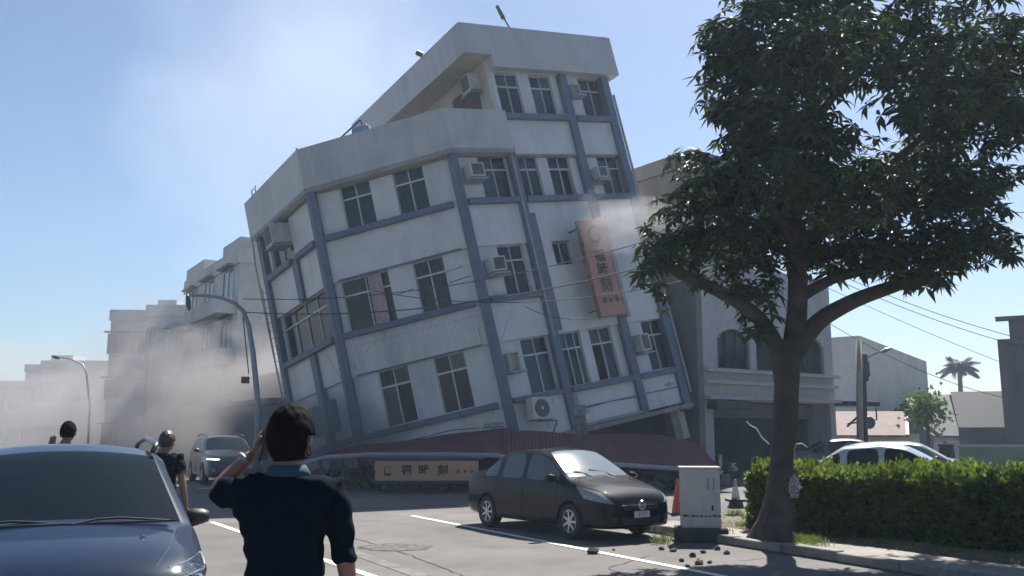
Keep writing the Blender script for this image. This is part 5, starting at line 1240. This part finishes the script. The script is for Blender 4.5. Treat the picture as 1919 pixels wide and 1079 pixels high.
# near-trunk clumps in depth so the crown is as deep as wide
DEEP = [(1470, 260, 120, 110, -1.6), (1560, 85, 130, 60, -1.8), (1480, 120, 150, 110, 1.9), (1700, 330, 150, 90, 1.8), (1560, 330, 140, 90, -1.7), (1760, 150, 140, 90, -1.5), (1430, 380, 100, 60, 1.4)]
col = NPM(); kk = TY / FPX
def fill(c, rx, ry, rz, n, L=.26):
    for _ in range(n):
        while True:
            u = Vector((rt.uniform(-1, 1), rt.uniform(-1, 1), rt.uniform(-1, 1)))
            if u.length <= 1: break
        if u.length < .45 and rt.random() < .5: u = u.normalized() * rt.uniform(.6, 1)
        p = c + Vector((u.x * rx, u.y * ry, u.z * rz)); ax = Vector((u.x * .6, u.y * .6, u.z * .5 + .75)) + Vector((rt.uniform(-.4, .4), rt.uniform(-.4, .4), 0))
        whorl(col, p, ax, L * rt.uniform(.6, 1.25), rt.choice((6, 7, 8)))
for px, py, rx, ry, dn in BL:
    c = tpt(px, py, rt.uniform(-.5, .5)); a, b = rx * kk, ry * kk; fill(c, a, max(.5, (a + b) * .62), b, int(dn * 185 * (a * b) ** .75 + 6))
for px, py, rx, ry, dy in DEEP:
    a, b = rx * kk, ry * kk; fill(tpt(px, py, dy), a, .9, b, int(95 * a * b + 10))
# twigs with hanging leaves along the lower limbs
for px, py in ((1300, 540), (1330, 552), (1362, 562), (1390, 575), (1210, 440), (1205, 500), (1250, 560), (1240, 590), (1700, 540), (1760, 530), (1840, 500), (1880, 480), (1665, 490)):
    fill(tpt(px, py - 8), .06, .2, .08, 2, .17)
col.build('crown', M['leaf'], tr)
# hedge
def hedge(label, a, b, wdt, h, n, seed):
    rh = random.Random(seed); a = Vector((*a, 0)); b = Vector((*b, 0)); d = (b - a); L = d.length; d.normalize(); nn = Vector((-d.y, d.x, 0))
    if nn.y < 0: nn = -nn
    t = empty('hedge', a); tag(t, label, 'hedge')
    MB().prism([tuple((d * .12 + nn * .12)[:2]), tuple((d * (L - .1) + nn * .12)[:2]), tuple((d * (L - .1) + nn * (wdt - .12))[:2]), tuple((d * .12 + nn * (wdt - .12))[:2])], .12, h - .12).build('inner_shade_core', mat('hedge_shade', (.02, .026, .012), rough=1, var=.4), t)  # solid dark core; its colour supplies the shade behind the leaves
    c = NPM()
    for _ in range(n):
        f = rh.random(); s_ = rh.uniform(0, L); 
        wob = .05 * math.sin(s_ * 3.1) + .04 * math.sin(s_ * 7.7 + 1)
        if f < .42: p = d * s_ + nn * (rh.uniform(-.05, .10) + wob * .6) + Vector((0, 0, h * (rh.random() ** .8))); out = -nn
        elif f < .85: p = d * s_ + nn * rh.uniform(0, wdt) + Vector((0, 0, h + wob + rh.uniform(-.12, .05) + (.14 * rh.random() ** 5))); out = Vector((0, 0, 1))
        elif f < .93: p = d * rh.uniform(-.05, .1) + nn * rh.uniform(0, wdt) + Vector((0, 0, h * rh.random())); out = -d
        else: p = d * s_ + nn * (wdt + rh.uniform(-.1, .05)) + Vector((0, 0, h * rh.random())); out = nn
        v = (out + Vector((rh.uniform(-1, 1), rh.uniform(-1, 1), rh.uniform(-.4, 1.2)))).normalized()
        n2 = v.cross(Vector((rh.uniform(-1, 1), rh.uniform(-1, 1), rh.uniform(-1, 1)))).normalized()
        l = rh.uniform(.055, .125); c.leaf(p, v, n2, l, l * .5, .1)
    c.build('foliage', M['hleaf'], t)
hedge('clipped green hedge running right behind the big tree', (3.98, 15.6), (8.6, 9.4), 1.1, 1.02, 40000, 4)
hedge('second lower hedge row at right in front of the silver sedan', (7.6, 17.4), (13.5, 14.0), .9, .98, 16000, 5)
# grass tufts and ground cover
c = NPM()
def tuft(x, y, z, n, hmin, hmax, spread):
    for _ in range(n):
        b = Vector((x + rt.gauss(0, spread), y + rt.gauss(0, spread), z)); v = Vector((rt.uniform(-.6, .6), rt.uniform(-.6, .6), 1)).normalized(); l = rt.uniform(hmin, hmax)
        c.leaf(b, v, v.orthogonal().normalized(), l, .012, .25)
def gnd(px, py): k = P(px, py, 10) - Vector((0, 0, CAMZ)); return Vector((0, 0, CAMZ)) + k * (CAMZ / -k.z)
for px, py, n in ((1510, 1028, 240), (1530, 1035, 120), (1240, 1018, 110), (1262, 1010, 60), (1380, 975, 120), (1410, 985, 120), (1350, 1012, 50), (1395, 1000, 80)):
    g_ = gnd(px, py); tuft(g_.x, g_.y, .10 if px > 1270 else 0, n, .05, .16, .10)
for _ in range(240):
    q_ = k0 + KD * rt.uniform(.2, 9) + KN * rt.uniform(1.1, 4.0); tuft(q_.x, q_.y, .12, 10, .03, .09, .12)
o = c.build('grass', M['grass']); tag(o, 'dry and green grass tufts along the kerb and around the tree foot', 'grass', kind='stuff')
# flower by the trunk right
bm = bmesh.new(); bmesh.ops.create_icosphere(bm, subdivisions=4, radius=.075)
for v in bm.verts:
    k_ = 1 + .55 * math.sin(v.co.x * 130 + 1) * math.sin(v.co.y * 120) * math.sin(v.co.z * 110 + 2) + rt.uniform(-.12, .12); v.co = Vector((v.co.x * k_, v.co.y * k_, v.co.z * k_ * 1.9))
me = bpy.data.meshes.new('flower_bunch'); bm.to_mesh(me); bm.free(); me.materials.append(mat('pale_petals', (.30, .28, .30), rough=.8, var=.6, scale=28))
o = obj('flower_bunch', me); o.location = P(1489, 912, 13.7); tag(o, 'pale flower bunch at the right side of the tree trunk', 'flower')
# palm
pp = P(1800, 815, 95); t = empty('palm_tree', (pp.x, pp.y, 0)); tag(t, 'lone slender palm tree standing against the pale sky at right', 'palm tree')
tp = P(1798, 690, 95) - t.location
MB().tube([Vector((0, 0, 0)), tp * .5 + Vector((.1, 0, 0)), tp], [.32, .26, .22], 8).build('trunk', M['bark'], t, smooth=True)
c = NPM()
for k in range(19):
    a = 2 * math.pi * k / 19 + rt.uniform(-.15, .15); el = rt.choice((.2, .5, .9, 1.2)); L = rt.uniform(1.8, 2.5); p = tp.copy(); d = Vector((math.cos(a) * math.cos(el), math.sin(a) * math.cos(el), math.sin(el)))
    for j in range(12):
        q_ = p + d * L / 12; sd_ = d.cross(Vector((0, 0, 1))).normalized()
        for sg in (-1, 1):
            for r in range(2): c.leaf(p.lerp(q_, r * .5), (sd_ * sg + d * .6 - Vector((0, 0, .45))).normalized(), Vector((0, 0, 1)), .75 * math.sin((j + 1.5) / 13.5 * math.pi) + .15, .16, .2)
        p = q_; d = (d - Vector((0, 0, .13))).normalized()
c.build('crown', M['pleaf'], t)
# small bright shrub tree by the shed
def small_tree(name, label, px, py0, py1, Y, r, n, m_, L=.25):
    b = P(px, 815, Y); t = empty(name, (b.x, b.y, 0)); tag(t, label, 'tree'); c = NPM(); cc = P(px, (py0 + py1) / 2, Y) - t.location; rz = abs((P(px, py0, Y) - P(px, py1, Y)).z) / 2
    MB().tube([Vector((0, 0, 0)), Vector((.1, 0, cc.z * .6)), cc], [.12, .09, .05], 8).build('trunk', M['bark'], t, smooth=True)
    for _ in range(n):
        u = Vector((rt.gauss(0, .5), rt.gauss(0, .5), rt.gauss(0, .5))); p = cc + Vector((u.x * r, u.y * r, u.z * rz))
        for k in range(5):
            v = (u + Vector((rt.uniform(-1, 1), rt.uniform(-1, 1), rt.uniform(-1, 1)))).normalized(); c.leaf(p, v, v.orthogonal().normalized(), L * rt.uniform(.6, 1.2), L * .4, .2)
    c.build('crown', m_, t); return t
small_tree('small_tree', 'small bright green tree in front of the grey shed roof', 1735, 735, 800, 42, .85, 420, leaf_mat('bright_leaf', (.07, .11, .035), sub=.3), .19)
# bare plant with white twigs in front of the dark shop
t = empty('potted_plant', (P(1350, 815, 30).x, 30, 0)); tag(t, 'low bluish leafy pot plant in the shade left of the hedge end', 'plant')
MB().lathe([(0, 0), (.2, 0), (.26, .4), (.23, .4), (.2, .35), (0, .35)], None, 16).build('pot', M['conc_dark'], t, smooth=True); c = NPM()
for _ in range(160): v = Vector((rt.gauss(0, .6), rt.gauss(0, .6), abs(rt.gauss(0, .8)) + .2)).normalized(); c.leaf(Vector((0, 0, .4)) + v * rt.uniform(.05, .4), v, v.orthogonal().normalized(), .22, .09, .3)
c.build('foliage', leaf_mat('bluish_leaf', (.06, .10, .09)), t)
for lab, pts in (('thin pale bare branch left of the tree trunk in front of the dark shop', [(1399, 789), (1406, 797), (1418, 803), (1428, 820), (1441, 832)]), ('thin pale curved twig right of the tree trunk', [(1513, 838), (1503, 831), (1493, 832), (1488, 842), (1489, 858)])):
    o = MB().tube([tpt(*p, -.1) + O for p in pts], [.008, .012, .012, .012, .014], 5).build('bare_branch', mat('pale_twig', (.4, .38, .35), rough=.8), None); tag(o, lab, 'branch')
# ------------------------------------------------------------------ air: haze and dust
def vol_mat(name, dens, col, noise=None, nscale=1.0, thr=.45, soft=1.6):
    m = bpy.data.materials.new(name); m.use_nodes = True; n = m.node_tree; n.nodes.clear(); o = n.nodes.new('ShaderNodeOutputMaterial'); v = n.nodes.new('ShaderNodeVolumePrincipled')
    v.inputs['Color'].default_value = (*col, 1); v.inputs['Density'].default_value = dens; v.inputs['Anisotropy'].default_value = .3
    if noise:
        tc = n.nodes.new('ShaderNodeTexCoord'); g = n.nodes.new('ShaderNodeTexGradient'); g.gradient_type = 'SPHERICAL'; nz = n.nodes.new('ShaderNodeTexNoise'); nz.inputs['Scale'].default_value = nscale; nz.inputs['Detail'].default_value = 3; nz.inputs['Roughness'].default_value = .6
        n.links.new(tc.outputs['Object'], g.inputs[0]); n.links.new(tc.outputs['Object'], nz.inputs['Vector'])
        a = n.nodes.new('ShaderNodeMath'); a.operation = 'MULTIPLY_ADD'; a.inputs[1].default_value = soft; a.inputs[2].default_value = -thr * noise  # grad*soft - thr
        b = n.nodes.new('ShaderNodeMath'); b.operation = 'MULTIPLY_ADD'; b.inputs[1].default_value = noise; 
        n.links.new(g.outputs['Fac'], a.inputs[0]); n.links.new(nz.outputs['Fac'], b.inputs[0]); n.links.new(a.outputs[0], b.inputs[2])
        a.inputs[2].default_value = -thr - noise * .5
        c = n.nodes.new('ShaderNodeMath'); c.operation = 'MULTIPLY'; c.inputs[1].default_value = dens; d = n.nodes.new('ShaderNodeClamp')
        n.links.new(b.outputs[0], d.inputs[0]); n.links.new(d.outputs[0], c.inputs[0]); n.links.new(c.outputs[0], v.inputs['Density'])
    n.links.new(v.outputs[0], o.inputs['Volume']); return m
def cloud(label, c, r, dens, col, noise=1.6, nscale=1.6, thr=.1, soft=1.6, rz=0):
    bm = bmesh.new(); bmesh.ops.create_icosphere(bm, subdivisions=3, radius=1); me = bpy.data.meshes.new('dust_cloud'); bm.to_mesh(me); bm.free()
    me.materials.append(vol_mat('dust_volume', dens, col, noise, nscale, thr, soft)); o = obj('dust_cloud', me); o.location = c; o.scale = r; o.rotation_euler = (0, 0, rz)
    tag(o, label, 'dust', kind='stuff'); return o
DC = (.55, .53, .53)
cloud('thick grey dust rolling along the street left of the leaning building', (-12.5, 41, 2.2), (6.5, 6, 4.6), .20, DC, 4.2, 2.0, .0, 2.6, R_(30))
cloud('taller dust billow in front of the pale blocks beside the lamp post', (-19.0, 52, 4.4), (6.5, 6, 6.0), .10, DC, 4.2, 2.0, .0, 2.4, R_(30))
cloud('pale dust drifting over the low houses at the far left', (-36, 74, 3.0), (17, 12, 6.5), .065, DC, 3.5, 2.2, .0, 2.2, R_(10))
cloud('dark dust boiling at the left foot of the leaning building', (-6.6, 30.0, 1.2), (3.8, 2.6, 2.7), .36, (.36, .38, .43), 4.0, 2.0, .05, 2.4)
cloud('low dark dust on the road in front of the low shop house', (-13.0, 40.5, .8), (5.5, 4.5, 2.2), .30, (.36, .35, .37), 4.0, 2.0, .0, 2.4, R_(30))
cloud('bright dust puff blown out beside the orange signboard', (3.7, 29.6, 8.7), (2.6, 1.0, 1.2), .28, (.70, .70, .72), 4.5, 1.9, .25, 2.3)
cloud('dust hanging between the leaning building and its right neighbour', (7.2, 36.0, 8.6), (2.4, 3, 3.0), .16, (.6, .57, .54), 3.5, 1.8, .1, 2.0)
cloud('high thin dust plume rising into the sky behind the leaning building', (-15.0, 58, 24), (15, 10, 14), .016, (.9, .93, .96), 3.0, 1.8, .15, 1.8)
bm = bmesh.new(); bmesh.ops.create_cube(bm, size=1); me = bpy.data.meshes.new('haze'); bm.to_mesh(me); bm.free(); me.materials.append(vol_mat('haze_air', .0009, (.62, .78, 1.0)))
o = obj('haze', me); o.location = (0, 70, 19.5); o.scale = (260, 180, 41); tag(o, 'thin pale haze filling the air over the street', 'haze', kind='stuff')
